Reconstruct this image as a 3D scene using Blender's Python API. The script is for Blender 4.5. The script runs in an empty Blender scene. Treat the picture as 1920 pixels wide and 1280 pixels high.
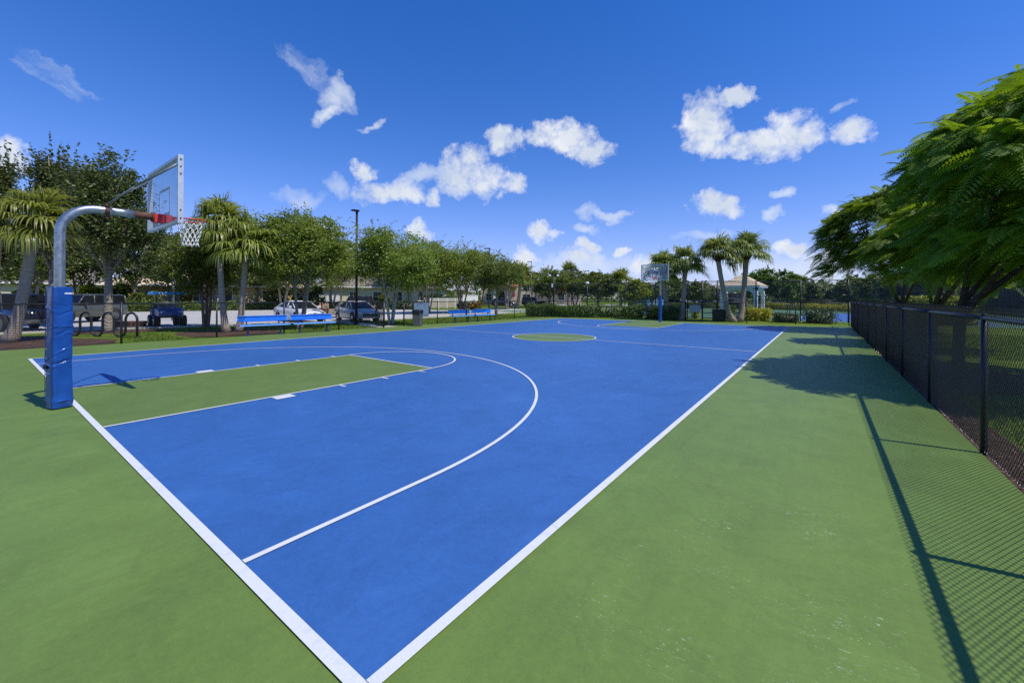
import bpy, math, random
import numpy as np
from mathutils import Vector, Matrix, Euler

S = bpy.context.scene
COL = S.collection
RNG = np.random.default_rng(7)
random.seed(7)
PI = math.pi

# ------------------------------------------------------------------ camera survey
FOC, PX, PY, YAW, ROLL = 771.674, 960.0, 556.566, 0.6447447, 0.0056112
CAM = np.array([9.525686, -1.119254, 1.784861])
_F = np.array([-math.sin(YAW), math.cos(YAW), 0.0])
_R0 = np.array([math.cos(YAW), math.sin(YAW), 0.0])
_U0 = np.cross(_R0, _F)
_R = _R0*math.cos(ROLL) + _U0*math.sin(ROLL)
_U = -_R0*math.sin(ROLL) + _U0*math.cos(ROLL)

def ray(u, v):
    return _F + _R*(u-PX)/FOC - _U*(v-PY)/FOC

def ground(u, v, z=0.0):
    """the spot on the ground seen at (u, v) of the 1920x1280 survey photograph"""
    d = ray(u, v)
    p = CAM + d*((z-CAM[2])/d[2])
    return (float(p[0]), float(p[1]))

def spot(u, d):
    """ground position in the bearing of column u, d metres away"""
    r = ray(u, PY)
    h = r[:2]/np.hypot(r[0], r[1])
    p = CAM[:2] + h*d
    return (float(p[0]), float(p[1]))

def depth(b):
    return float((b[0]-CAM[0])*_F[0] + (b[1]-CAM[1])*_F[1])

def height(b, v):
    """height above ground at b of something seen at row v"""
    d = np.array([b[0]-CAM[0], b[1]-CAM[1], 0])
    dp = d @ _F
    u = PX + FOC*(d @ _R)/dp
    hv = PY + (u-PX)*math.tan(ROLL)
    return CAM[2] + (hv-v)*dp/FOC

def span(b, px):
    """width in metres, square to the line of sight, of px columns at b"""
    d = np.array([b[0]-CAM[0], b[1]-CAM[1]])
    n = np.hypot(*d)
    dp = depth(b)
    return px*dp/FOC*(dp/n)

# ------------------------------------------------------------------ materials
def newmat(name):
    m = bpy.data.materials.new(name)
    m.use_nodes = True
    nt = m.node_tree
    for n in list(nt.nodes):
        nt.nodes.remove(n)
    out = nt.nodes.new('ShaderNodeOutputMaterial')
    return m, nt, out

def nd(nt, typ, **kw):
    n = nt.nodes.new(typ)
    for k, v in kw.items():
        if k.startswith('i_'):
            key = k[2:]
            n.inputs[int(key) if key.isdigit() else key.replace('_', ' ')].default_value = v
        else:
            setattr(n, k, v)
    return n

def ramp(nt, fac, stops):
    r = nt.nodes.new('ShaderNodeValToRGB')
    el = r.color_ramp.elements
    while len(el) < len(stops):
        el.new(0.5)
    for e, (p, c) in zip(el, stops):
        e.position = p
        e.color = (c, c, c, 1) if isinstance(c, (int, float)) else (*c, 1)
    nt.links.new(fac, r.inputs['Fac'])
    return r.outputs['Color']

def mixc(nt, fac, a, b):
    m = nt.nodes.new('ShaderNodeMix')
    m.data_type = 'RGBA'
    for sock, val in ((m.inputs[0], fac), (m.inputs[6], a), (m.inputs[7], b)):
        if hasattr(val, 'links') or isinstance(val, bpy.types.NodeSocket):
            nt.links.new(val, sock)
        elif isinstance(val, (int, float)):
            sock.default_value = val
        else:
            sock.default_value = (*val, 1)
    return m.outputs[2]

def math_(nt, op, a, b=None, c=None, clamp=False):
    m = nt.nodes.new('ShaderNodeMath')
    m.operation = op
    m.use_clamp = clamp
    for i, v in enumerate((a, b, c)):
        if v is None:
            continue
        if isinstance(v, bpy.types.NodeSocket):
            nt.links.new(v, m.inputs[i])
        else:
            m.inputs[i].default_value = v
    return m.outputs[0]

def noise(nt, scale, detail=4, rough=0.55, vec=None, dist=0.0, coord='Object'):
    n = nd(nt, 'ShaderNodeTexNoise', i_Scale=scale, i_Detail=detail, i_Roughness=rough, i_Distortion=dist)
    if vec is None:
        tc = nt.nodes.new('ShaderNodeTexCoord')
        vec = tc.outputs[coord]
    nt.links.new(vec, n.inputs['Vector'])
    return n.outputs['Fac']

def mat(name, col, rough=0.6, metal=0.0, var=0.12, scale=6.0, bump=0.0, bscale=40.0, spec=0.5, coat=0.0):
    m, nt, out = newmat(name)
    p = nd(nt, 'ShaderNodeBsdfPrincipled', i_Roughness=rough, i_Metallic=metal)
    p.inputs['Specular IOR Level'].default_value = spec
    p.inputs['Coat Weight'].default_value = coat
    if var > 0:
        f = noise(nt, scale)
        a = tuple(max(0, c*(1-var)) for c in col)
        b = tuple(min(1, c*(1+var)) for c in col)
        nt.links.new(mixc(nt, ramp(nt, f, [(0.3, 0.0), (0.7, 1.0)]), a, b), p.inputs['Base Color'])
    else:
        p.inputs['Base Color'].default_value = (*col, 1)
    if bump > 0:
        b = nd(nt, 'ShaderNodeBump', i_Strength=bump, i_Distance=0.02)
        nt.links.new(noise(nt, bscale, 5), b.inputs['Height'])
        nt.links.new(b.outputs[0], p.inputs['Normal'])
    nt.links.new(p.outputs[0], out.inputs[0])
    return m

def leafmat(name, dark, light, trans=0.35, rough=0.5, scale=0.5, attr=None):
    """leaves: every leaf (mesh island) has its own tone between dark and light"""
    m, nt, out = newmat(name)
    g = nt.nodes.new('ShaderNodeNewGeometry')
    f = noise(nt, scale, 3)
    rnd = g.outputs['Random Per Island']
    if attr:
        rnd = nd(nt, 'ShaderNodeAttribute', attribute_name=attr).outputs['Fac']
    t = math_(nt, 'MULTIPLY_ADD', rnd, 0.65, math_(nt, 'MULTIPLY_ADD', f, 0.9, -0.28), clamp=True)
    c = mixc(nt, t, dark, light)
    oi = nt.nodes.new('ShaderNodeObjectInfo')
    hv = nd(nt, 'ShaderNodeHueSaturation')
    nt.links.new(math_(nt, 'MULTIPLY_ADD', oi.outputs['Random'], 0.022, 0.487), hv.inputs['Hue'])
    nt.links.new(math_(nt, 'MULTIPLY_ADD', oi.outputs['Random'], 0.35, 0.88), hv.inputs['Value'])
    nt.links.new(c, hv.inputs['Color'])
    c = hv.outputs[0]
    p = nd(nt, 'ShaderNodeBsdfPrincipled', i_Roughness=rough)
    p.inputs['Specular IOR Level'].default_value = 0.45
    nt.links.new(c, p.inputs['Base Color'])
    tr = nt.nodes.new('ShaderNodeBsdfTranslucent')
    c2 = mixc(nt, 0.35, c, tuple(min(1, x*1.6) for x in (light[0], light[1], light[2]*0.3)))
    nt.links.new(c2, tr.inputs['Color'])
    mx = nd(nt, 'ShaderNodeMixShader', i_0=trans+0.06)
    nt.links.new(p.outputs[0], mx.inputs[1])
    nt.links.new(tr.outputs[0], mx.inputs[2])
    nt.links.new(mx.outputs[0], out.inputs[0])
    return m

def bandmat(name, a, b, axis_scale, rough=0.8, wave='BANDS', direction='Z', dist=1.5, bump=0.4):
    m, nt, out = newmat(name)
    tc = nt.nodes.new('ShaderNodeTexCoord')
    w = nd(nt, 'ShaderNodeTexWave', i_Scale=axis_scale, i_Distortion=dist, i_Detail=3.0)
    w.bands_direction = direction
    nt.links.new(tc.outputs['Object'], w.inputs['Vector'])
    n = noise(nt, 9.0, 5)
    f = math_(nt, 'MULTIPLY_ADD', w.outputs['Fac'], 0.35, math_(nt, 'MULTIPLY', n, 0.75), clamp=True)
    p = nd(nt, 'ShaderNodeBsdfPrincipled', i_Roughness=rough)
    p.inputs['Specular IOR Level'].default_value = 0.2
    nt.links.new(mixc(nt, f, a, b), p.inputs['Base Color'])
    bm = nd(nt, 'ShaderNodeBump', i_Strength=bump, i_Distance=0.03)
    nt.links.new(f, bm.inputs['Height'])
    nt.links.new(bm.outputs[0], p.inputs['Normal'])
    nt.links.new(p.outputs[0], out.inputs[0])
    return m

def acrylic(name, col, var, scuff=False):
    """rolled acrylic court coating: sandy grain, broad faint patches, optional pale scuff flecks"""
    m, nt, out = newmat(name)
    tc = nt.nodes.new('ShaderNodeTexCoord')
    o = tc.outputs['Object']
    big = noise(nt, 0.35, 5, 0.6, o)
    mid = noise(nt, 2.2, 6, 0.65, o, 0.6)
    fine = noise(nt, 75.0, 4, 0.8, o)
    st = nd(nt, 'ShaderNodeMapping', i_Scale=(9.0, 0.9, 1.0))
    st.inputs['Rotation'].default_value = (0, 0, 0.2)
    nt.links.new(o, st.inputs['Vector'])
    streak = noise(nt, 1.0, 5, 0.7, st.outputs[0])
    f = math_(nt, 'MULTIPLY_ADD', big, 0.40, math_(nt, 'MULTIPLY', mid, 0.30))
    f = math_(nt, 'MULTIPLY_ADD', streak, 0.22, f)
    f = math_(nt, 'MULTIPLY_ADD', fine, 0.42, f)
    f = math_(nt, 'MULTIPLY_ADD', noise(nt, 20.0, 4, 0.75, o), 0.34, math_(nt, 'SUBTRACT', f, 0.17))
    lo = tuple(c*(1-var) for c in col)
    hi = tuple(min(1, c*(1+var)) for c in col)
    c = mixc(nt, ramp(nt, f, [(0.45, 0.0), (0.90, 1.0)]), lo, hi)
    # rubbed paler patches, dull water-stain rims and thin scratches
    st_n = noise(nt, 0.55, 6, 0.62, o, 1.2)
    rim_ = ramp(nt, st_n, [(0.46, 0.0), (0.50, 1.0), (0.515, 0.0)])
    c = mixc(nt, math_(nt, 'MULTIPLY', rim_, 0.16), c, tuple(x*0.55 for x in col))
    rub = ramp(nt, noise(nt, 1.1, 7, 0.72, o, 0.5), [(0.55, 0.0), (0.80, 1.0)])
    c = mixc(nt, math_(nt, 'MULTIPLY', rub, 0.42), c, tuple(min(1, x*1.35+0.02) for x in col))
    sm = nd(nt, 'ShaderNodeMapping', i_Scale=(1.0, 16.0, 1.0))
    sm.inputs['Rotation'].default_value = (0, 0, 0.9)
    nt.links.new(o, sm.inputs['Vector'])
    scr = ramp(nt, noise(nt, 2.6, 5, 0.7, sm.outputs[0]), [(0.70, 0.0), (0.76, 1.0)])
    c = mixc(nt, math_(nt, 'MULTIPLY', scr, 0.24), c, tuple(min(1, x*1.5+0.05) for x in col))
    # dark specks of grit and dropped bits
    vor = nd(nt, 'ShaderNodeTexVoronoi', i_Scale=5.0)
    nt.links.new(o, vor.inputs['Vector'])
    speck = math_(nt, 'LESS_THAN', vor.outputs['Distance'], math_(nt, 'MULTIPLY', ramp(nt, noise(nt, 1.3, 2, 0.5, o), [(0.5, 0.0), (0.75, 1.0)]), 0.045))
    c = mixc(nt, math_(nt, 'MULTIPLY', speck, 0.5), c, tuple(x*0.35 for x in col))
    vor2 = nd(nt, 'ShaderNodeTexVoronoi', i_Scale=3.1)
    nt.links.new(o, vor2.inputs['Vector'])
    speck2 = math_(nt, 'LESS_THAN', vor2.outputs['Distance'], math_(nt, 'MULTIPLY', ramp(nt, noise(nt, 0.9, 2, 0.5, o), [(0.52, 0.0), (0.8, 1.0)]), 0.03))
    c = mixc(nt, math_(nt, 'MULTIPLY', speck2, 0.6), c, (0.5, 0.55, 0.5))
    if scuff:
        # worn flecks where the coating has chipped to the pale base, within a few patches of wear
        fl = nd(nt, 'ShaderNodeMapping', i_Scale=(1.0, 2.4, 1.0))
        fl.inputs['Rotation'].default_value = (0, 0, -0.55)
        nt.links.new(o, fl.inputs['Vector'])
        fleck = ramp(nt, noise(nt, 17.0, 6, 0.72, fl.outputs[0], 1.6), [(0.60, 0.0), (0.68, 1.0)])
        patch = ramp(nt, noise(nt, 1.5, 3, 0.6, o), [(0.50, 0.0), (0.64, 1.0)])
        sep = nt.nodes.new('ShaderNodeSeparateXYZ')
        nt.links.new(o, sep.inputs[0])
        dx = math_(nt, 'MULTIPLY', math_(nt, 'SUBTRACT', sep.outputs[0], 9.1), 0.9)
        dy = math_(nt, 'MULTIPLY', math_(nt, 'SUBTRACT', sep.outputs[1], 2.2), 0.5)
        r2 = math_(nt, 'MULTIPLY_ADD', dx, dx, math_(nt, 'MULTIPLY', dy, dy))
        area = ramp(nt, r2, [(0.35, 1.0), (1.0, 0.0)])
        k = math_(nt, 'MULTIPLY', math_(nt, 'MULTIPLY', fleck, patch), area)
        c = mixc(nt, math_(nt, 'MULTIPLY', k, 0.95), c, (0.62, 0.72, 0.54))
    p = nd(nt, 'ShaderNodeBsdfPrincipled', i_Roughness=0.52)
    p.inputs['Specular IOR Level'].default_value = 0.45
    nt.links.new(c, p.inputs['Base Color'])
    b = nd(nt, 'ShaderNodeBump', i_Strength=0.22, i_Distance=0.004)
    nt.links.new(fine, b.inputs['Height'])
    nt.links.new(b.outputs[0], p.inputs['Normal'])
    nt.links.new(p.outputs[0], out.inputs[0])
    return m

def groundmat(name, stops, scale, fine, bump=0.5, rough=0.9):
    m, nt, out = newmat(name)
    tc = nt.nodes.new('ShaderNodeTexCoord')
    o = tc.outputs['Object']
    f = math_(nt, 'MULTIPLY_ADD', noise(nt, scale, 5, 0.6, o), 0.5, math_(nt, 'MULTIPLY', noise(nt, fine, 4, 0.7, o), 0.5))
    p = nd(nt, 'ShaderNodeBsdfPrincipled', i_Roughness=rough)
    p.inputs['Specular IOR Level'].default_value = 0.15
    nt.links.new(ramp(nt, f, stops), p.inputs['Base Color'])
    b = nd(nt, 'ShaderNodeBump', i_Strength=bump, i_Distance=0.05)
    nt.links.new(noise(nt, fine*1.5, 4, 0.7, o), b.inputs['Height'])
    nt.links.new(b.outputs[0], p.inputs['Normal'])
    nt.links.new(p.outputs[0], out.inputs[0])
    return m

def paintline(name):
    m, nt, out = newmat(name)
    tc = nt.nodes.new('ShaderNodeTexCoord')
    o = tc.outputs['Object']
    wear = ramp(nt, noise(nt, 5.0, 8, 0.8, o, 0.8), [(0.52, 0.0), (0.70, 1.0)])
    grain = ramp(nt, noise(nt, 150.0, 2, 0.6, o), [(0.3, 0.0), (0.8, 1.0)])
    c = mixc(nt, grain, (0.58, 0.59, 0.59), (0.74, 0.75, 0.74))
    c = mixc(nt, math_(nt, 'MULTIPLY', wear, 0.55), c, (0.36, 0.42, 0.46))
    p = nd(nt, 'ShaderNodeBsdfPrincipled', i_Roughness=0.65)
    nt.links.new(c, p.inputs['Base Color'])
    nt.links.new(p.outputs[0], out.inputs[0])
    return m

def glassmat(name, tint, transp, rough=0.05):
    m, nt, out = newmat(name)
    t = nd(nt, 'ShaderNodeBsdfTransparent')
    t.inputs[0].default_value = (*tint, 1)
    g = nd(nt, 'ShaderNodeBsdfPrincipled', i_Roughness=rough)
    g.inputs['Base Color'].default_value = (0.55, 0.6, 0.62, 1)
    # faint vertical run-off streaks of dirt on the acrylic
    tc = nt.nodes.new('ShaderNodeTexCoord')
    mp = nd(nt, 'ShaderNodeMapping', i_Scale=(14.0, 14.0, 0.7))
    nt.links.new(tc.outputs['Object'], mp.inputs['Vector'])
    s = ramp(nt, noise(nt, 1.0, 5, 0.7, mp.outputs[0]), [(0.35, transp), (0.75, transp-0.22)])
    mx = nt.nodes.new('ShaderNodeMixShader')
    nt.links.new(s, mx.inputs[0])
    nt.links.new(g.outputs[0], mx.inputs[1])
    nt.links.new(t.outputs[0], mx.inputs[2])
    nt.links.new(mx.outputs[0], out.inputs[0])
    return m

M = {}
M['green'] = acrylic('green_court_coat', (0.131, 0.205, 0.037), 0.26, True)
M['keygreen'] = acrylic('key_green_coat', (0.125, 0.193, 0.037), 0.22)
M['blue'] = acrylic('blue_court_coat', (0.034, 0.120, 0.345), 0.25)
M['line'] = paintline('white_line_paint')
M['lawn'] = groundmat('lawn_grass', [(0.30, (0.055, 0.10, 0.010)), (0.50, (0.13, 0.20, 0.018)), (0.70, (0.23, 0.29, 0.035))], 0.8, 26.0, 0.9)
M['blade'] = leafmat('grass_blades', (0.06, 0.115, 0.010), (0.25, 0.33, 0.030), 0.3, 0.6, 1.2)
M['mulch'] = groundmat('brown_mulch', [(0.3, (0.05, 0.028, 0.018)), (0.55, (0.14, 0.085, 0.06)), (0.75, (0.32, 0.22, 0.17))], 2.0, 30.0, 1.0)
M['road'] = groundmat('pale_concrete', [(0.3, (0.42, 0.40, 0.36)), (0.7, (0.60, 0.58, 0.54))], 0.3, 12.0, 0.15)
M['path'] = groundmat('path_concrete', [(0.3, (0.50, 0.46, 0.38)), (0.7, (0.66, 0.62, 0.54))], 0.6, 14.0, 0.15)
M['tgreen'] = mat('tennis_green', (0.10, 0.21, 0.11), 0.7, 0, 0.12, 0.6)
M['tblue'] = mat('tennis_blue', (0.06, 0.17, 0.50), 0.7, 0, 0.1, 0.6)
M['galv'] = mat('galvanised_steel', (0.40, 0.42, 0.42), 0.34, 0.85, 0.28, 14.0, 0.05, 60)
M['alu'] = mat('white_aluminium', (0.62, 0.64, 0.64), 0.4, 0.35, 0.12, 10.0)
M['black'] = mat('black_vinyl', (0.016, 0.016, 0.018), 0.42, 0, 0.2, 20.0)
M['wire'] = mat('black_vinyl_wire', (0.011, 0.011, 0.013), 0.18, 0, 0.0, 1, 0, 40, 0.6)
M['rust'] = mat('rusty_steel', (0.13, 0.06, 0.04), 0.8, 0.2, 0.5, 25.0, 0.2)
M['red'] = mat('red_rim_paint', (0.62, 0.03, 0.03), 0.4, 0, 0.15, 12.0)
M['net'] = mat('white_cord', (0.74, 0.74, 0.72), 0.9, 0, 0.1, 30.0)
M['acry'] = glassmat('clear_acrylic', (0.90, 0.92, 0.92), 0.88)
M['clear'] = glassmat('clear_windshield', (0.92, 0.94, 0.94), 1.0)
M['padblue'] = mat('blue_vinyl_pad', (0.008, 0.068, 0.30), 0.22, 0, 0.18, 6.0, 0.12, 22.0, 0.5)
M['benchblue'] = mat('blue_bench_plastic', (0.012, 0.17, 0.66), 0.4, 0, 0.12, 8.0)
M['benchlite'] = mat('pale_blue_edge', (0.16, 0.40, 0.82), 0.4, 0, 0.1, 8.0)
M['navy'] = mat('dark_blue_steel', (0.006, 0.03, 0.16), 0.4, 0, 0.2, 8.0)
M['signgrey'] = mat('grey_sign_metal', (0.22, 0.30, 0.36), 0.35, 0.5, 0.25, 3.0)
M['darkgrey'] = mat('dark_grey_plastic', (0.09, 0.09, 0.085), 0.6, 0, 0.4, 8.0, 0.1)
M['bag'] = mat('black_plastic_bag', (0.012, 0.012, 0.013), 0.25, 0, 0.2, 5.0, 0.5, 18)
M['pole'] = mat('dark_bronze_pole', (0.030, 0.028, 0.028), 0.45, 0.4, 0.2, 5.0)
M['greypole'] = mat('grey_lamp_pole', (0.20, 0.22, 0.23), 0.45, 0.5, 0.15, 5.0)
M['glow'] = mat('white_lamp_globe', (0.8, 0.8, 0.78), 0.3, 0, 0.02)
M['tyre'] = mat('tyre_rubber', (0.012, 0.012, 0.012), 0.8, 0, 0.2)
M['rim'] = mat('alloy_rim', (0.45, 0.46, 0.47), 0.3, 0.9, 0.05)
M['glass'] = mat('dark_car_glass', (0.010, 0.012, 0.014), 0.10, 0, 0.0, 1, 0, 1, 0.35)
M['chrome'] = mat('chrome', (0.6, 0.6, 0.6), 0.15, 1.0, 0.0)
M['carwhite'] = mat('white_car_paint', (0.80, 0.80, 0.79), 0.25, 0, 0.02, 2, 0, 1, 0.5, 0.6)
M['carsilver'] = mat('grey_car_paint', (0.52, 0.51, 0.49), 0.42, 0.0, 0.05, 2, 0, 1, 0.5, 0.7)
M['carnavy'] = mat('navy_car_paint', (0.012, 0.016, 0.035), 0.22, 0.2, 0.05, 2, 0, 1, 0.5, 0.8)
M['carolive'] = mat('olive_car_paint', (0.10, 0.105, 0.085), 0.3, 0.2, 0.05, 2, 0, 1, 0.5, 0.6)
M['carblack'] = mat('black_car_paint', (0.010, 0.010, 0.012), 0.25, 0.1, 0.05, 2, 0, 1, 0.5, 0.7)
M['carblue'] = mat('pale_blue_van_paint', (0.18, 0.36, 0.50), 0.3, 0, 0.1, 2)
M['cartblue'] = mat('blue_cart_paint', (0.015, 0.085, 0.34), 0.22, 0.2, 0.1, 2, 0, 1, 0.5, 0.8)
M['cartroof'] = mat('sky_blue_canopy', (0.06, 0.42, 0.80), 0.4, 0, 0.08, 3)
M['lens'] = mat('headlamp_lens', (0.75, 0.77, 0.78), 0.12, 0.2, 0.0)
M['orange'] = mat('orange_cone_rubber', (0.75, 0.12, 0.03), 0.5, 0, 0.08)
M['white'] = mat('white_paint', (0.78, 0.78, 0.76), 0.5, 0, 0.05)
M['brick'] = mat('red_brown_brick', (0.16, 0.07, 0.05), 0.85, 0, 0.35, 12.0, 0.3)
M['tan'] = mat('tan_card', (0.42, 0.32, 0.20), 0.8, 0, 0.25, 6.0)
M['stopred'] = mat('stop_red', (0.55, 0.02, 0.03), 0.4, 0, 0.05)
M['palemint'] = mat('pale_mint_stucco', (0.66, 0.71, 0.67), 0.85, 0, 0.06, 4, 0.15, 60)
M['mint'] = mat('mint_stucco', (0.50, 0.60, 0.53), 0.85, 0, 0.08, 4, 0.15, 60)
M['cream'] = mat('cream_stucco', (0.62, 0.55, 0.40), 0.85, 0, 0.08, 1.5, 0.15, 40)
M['yellowst'] = mat('yellow_stucco', (0.66, 0.48, 0.22), 0.85, 0, 0.08, 1.5, 0.15, 40)
M['greyst'] = mat('pale_grey_stucco', (0.58, 0.58, 0.55), 0.85, 0, 0.08, 1.5, 0.15, 40)
M['pinkst'] = mat('pink_beige_stucco', (0.62, 0.48, 0.36), 0.85, 0, 0.08, 1.5, 0.15, 40)
M['tile'] = bandmat('terracotta_tile', (0.50, 0.37, 0.22), (0.80, 0.67, 0.46), 3.0, 0.8, direction='X', dist=2.0, bump=0.6)
M['redtile'] = bandmat('red_roof_tile', (0.22, 0.07, 0.04), (0.42, 0.18, 0.11), 3.0, 0.8, direction='X', dist=2.0, bump=0.6)
M['slate'] = bandmat('grey_roof_tile', (0.14, 0.12, 0.10), (0.30, 0.26, 0.22), 3.0, 0.8, direction='X', dist=2.0, bump=0.6)
M['winglass'] = mat('window_glass', (0.03, 0.04, 0.05), 0.06, 0, 0.2, 1.0)
M['slat'] = mat('beige_fence_boards', (0.55, 0.47, 0.36), 0.8, 0, 0.12, 5.0)
M['door'] = mat('dark_wood_door', (0.07, 0.035, 0.02), 0.5, 0, 0.2, 5.0)
M['bark'] = bandmat('grey_bark', (0.14, 0.115, 0.085), (0.44, 0.38, 0.30), 2.0, 0.9, direction='Z', dist=9.0, bump=0.8)
M['darkbark'] = bandmat('dark_bark', (0.035, 0.028, 0.022), (0.16, 0.13, 0.10), 2.0, 0.9, direction='Z', dist=9.0, bump=0.8)
M['palebark'] = bandmat('pale_bark', (0.26, 0.23, 0.19), (0.55, 0.50, 0.42), 2.0, 0.9, direction='Z', dist=6.0, bump=0.5)
M['redbark'] = bandmat('reddish_bark', (0.10, 0.05, 0.04), (0.30, 0.20, 0.15), 2.0, 0.9, direction='Z', dist=6.0, bump=0.5)
M['palmtrunk'] = bandmat('ringed_palm_trunk', (0.19, 0.15, 0.11), (0.52, 0.43, 0.33), 5.0, 0.9, direction='Z', dist=2.5, bump=0.7)
M['palmboot'] = bandmat('brown_palm_fibre', (0.035, 0.015, 0.008), (0.14, 0.065, 0.03), 8.0, 0.95, direction='Z', dist=8.0, bump=1.0)
M['oak'] = leafmat('oak_leaves', (0.038, 0.058, 0.014), (0.135, 0.165, 0.045), 0.25)
M['street'] = leafmat('street_tree_leaves', (0.075, 0.12, 0.014), (0.275, 0.335, 0.052), 0.35)
M['mid'] = leafmat('mid_green_leaves', (0.056, 0.098, 0.016), (0.205, 0.255, 0.05), 0.3)
M['olive'] = leafmat('olive_leaves', (0.055, 0.08, 0.022), (0.185, 0.215, 0.078), 0.3)
M['bright'] = leafmat('yellow_green_leaves', (0.11, 0.16, 0.012), (0.34, 0.38, 0.035), 0.45)
M['pine'] = leafmat('pine_needles', (0.038, 0.085, 0.016), (0.155, 0.225, 0.038), 0.25)
M['hedge'] = leafmat('hedge_leaves', (0.045, 0.085, 0.014), (0.165, 0.235, 0.036), 0.3)
M['dhedge'] = leafmat('dark_hedge_leaves', (0.02, 0.04, 0.014), (0.085, 0.12, 0.04), 0.2)
M['croton'] = leafmat('yellow_croton_leaves', (0.10, 0.15, 0.015), (0.55, 0.50, 0.04), 0.35)
M['flame'] = leafmat('orange_green_leaves', (0.06, 0.09, 0.015), (0.36, 0.22, 0.03), 0.3)
M['frond'] = leafmat('fan_palm_leaf', (0.090, 0.140, 0.018), (0.370, 0.400, 0.085), 0.35, 0.36)
M['frond2'] = leafmat('dark_fan_palm_leaf', (0.07, 0.12, 0.016), (0.32, 0.355, 0.085), 0.33, 0.38)
M['poin'] = leafmat('feathery_flame_tree_leaf', (0.045, 0.115, 0.005), (0.270, 0.370, 0.020), 0.46, 0.62, 0.7, 'tone')
M['screen'] = mat('dark_windscreen_cloth', (0.10, 0.105, 0.105), 0.85, 0, 0.6, 0.9)

# ------------------------------------------------------------------ mesh helpers
class MB:
    def __init__(s):
        s.v, s.f, s.mi, s.n = [], [], [], 0
    def add(s, verts, faces, mi=0):
        s.v.extend([tuple(map(float, p)) for p in verts])
        for f in faces:
            s.f.append(tuple(i+s.n for i in f))
            s.mi.append(mi)
        s.n += len(verts)
        return s
    def box(s, c, size, rz=0.0, mi=0, taper=1.0, bev=0.0, rx=0.0):
        hx, hy, hz = size[0]/2, size[1]/2, size[2]/2
        if bev > 0:
            b = min(bev, hx*0.9, hy*0.9)
            ring = [(-hx+b, -hy), (hx-b, -hy), (hx, -hy+b), (hx, hy-b), (hx-b, hy), (-hx+b, hy), (-hx, hy-b), (-hx, -hy+b)]
        else:
            ring = [(-hx, -hy), (hx, -hy), (hx, hy), (-hx, hy)]
        n = len(ring)
        P = []
        for z, k in ((-hz, 1.0), (hz, taper)):
            for x, y in ring:
                P.append((x*k, y*k, z))
        mrot = Euler((rx, 0, rz)).to_matrix()
        P = [tuple(Vector(c) + mrot @ Vector(p)) for p in P]
        F = [tuple(range(n-1, -1, -1)), tuple(range(n, 2*n))]
        F += [(i, (i+1) % n, n+(i+1) % n, n+i) for i in range(n)]
        return s.add(P, F, mi)
    def tube(s, path, r, n=8, mi=0, caps=True):
        path = [Vector(p) for p in path]
        rs = r if isinstance(r, (list, tuple)) else [r]*len(path)
        P = []
        prev = None
        for i, p in enumerate(path):
            t = (path[min(i+1, len(path)-1)] - path[max(i-1, 0)]).normalized()
            if prev is None:
                a = Vector((0, 0, 1)) if abs(t.z) < 0.9 else Vector((1, 0, 0))
                prev = t.cross(a).normalized()
            else:
                prev = (prev - t*prev.dot(t)).normalized()
            bi = t.cross(prev)
            for k in range(n):
                a = 2*PI*k/n
                P.append(p + (prev*math.cos(a) + bi*math.sin(a))*rs[i])
        F = []
        for i in range(len(path)-1):
            for k in range(n):
                F.append((i*n+k, i*n+(k+1) % n, (i+1)*n+(k+1) % n, (i+1)*n+k))
        if caps:
            F.append(tuple(range(n-1, -1, -1)))
            F.append(tuple((len(path)-1)*n+k for k in range(n)))
        return s.add(P, F, mi)
    def cyl(s, c, r, h, n=16, mi=0, r2=None):
        return s.tube([c, (c[0], c[1], c[2]+h)], [r, r if r2 is None else r2], n, mi)
    def prism(s, outline, z0, z1, mi=0):
        n = len(outline)
        P = [(x, y, z0) for x, y in outline] + [(x, y, z1) for x, y in outline]
        F = [tuple(range(n-1, -1, -1)), tuple(range(n, 2*n))] + [(i, (i+1) % n, n+(i+1) % n, n+i) for i in range(n)]
        return s.add(P, F, mi)
    def sheet(s, outline, z, mi=0):
        return s.add([(x, y, z) for x, y in outline], [tuple(range(len(outline)))], mi)
    def sphere(s, c, r, nu=12, nv=8, sc=(1, 1, 1), mi=0):
        P, F = [], []
        for j in range(nv+1):
            th = PI*j/nv
            for i in range(nu):
                ph = 2*PI*i/nu
                P.append((c[0]+r*sc[0]*math.sin(th)*math.cos(ph), c[1]+r*sc[1]*math.sin(th)*math.sin(ph), c[2]+r*sc[2]*math.cos(th)))
        for j in range(nv):
            for i in range(nu):
                F.append((j*nu+i, (j+1)*nu+i, (j+1)*nu+(i+1) % nu, j*nu+(i+1) % nu))
        return s.add(P, F, mi)
    def loft(s, rings, mi=0, caps=True):
        n = len(rings[0])
        P = [p for r in rings for p in r]
        F = []
        for i in range(len(rings)-1):
            for k in range(n):
                F.append((i*n+k, i*n+(k+1) % n, (i+1)*n+(k+1) % n, (i+1)*n+k))
        if caps:
            F.append(tuple(range(n-1, -1, -1)))
            F.append(tuple((len(rings)-1)*n+k for k in range(n)))
        return s.add(P, F, mi)
    def build(s, name, m, parent=None, smooth=False, loc=None):
        me = bpy.data.meshes.new(name)
        me.from_pydata(s.v, [], s.f)
        for mm in (m if isinstance(m, (list, tuple)) else [m]):
            me.materials.append(mm)
        if len(set(s.mi)) > 1:
            me.polygons.foreach_set('material_index', s.mi)
        if smooth:
            me.polygons.foreach_set('use_smooth', [True]*len(me.polygons))
        me.update()
        o = bpy.data.objects.new(name, me)
        COL.objects.link(o)
        if parent is not None:
            o.parent = parent
        if loc is not None:
            o.location = loc
        return o

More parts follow.
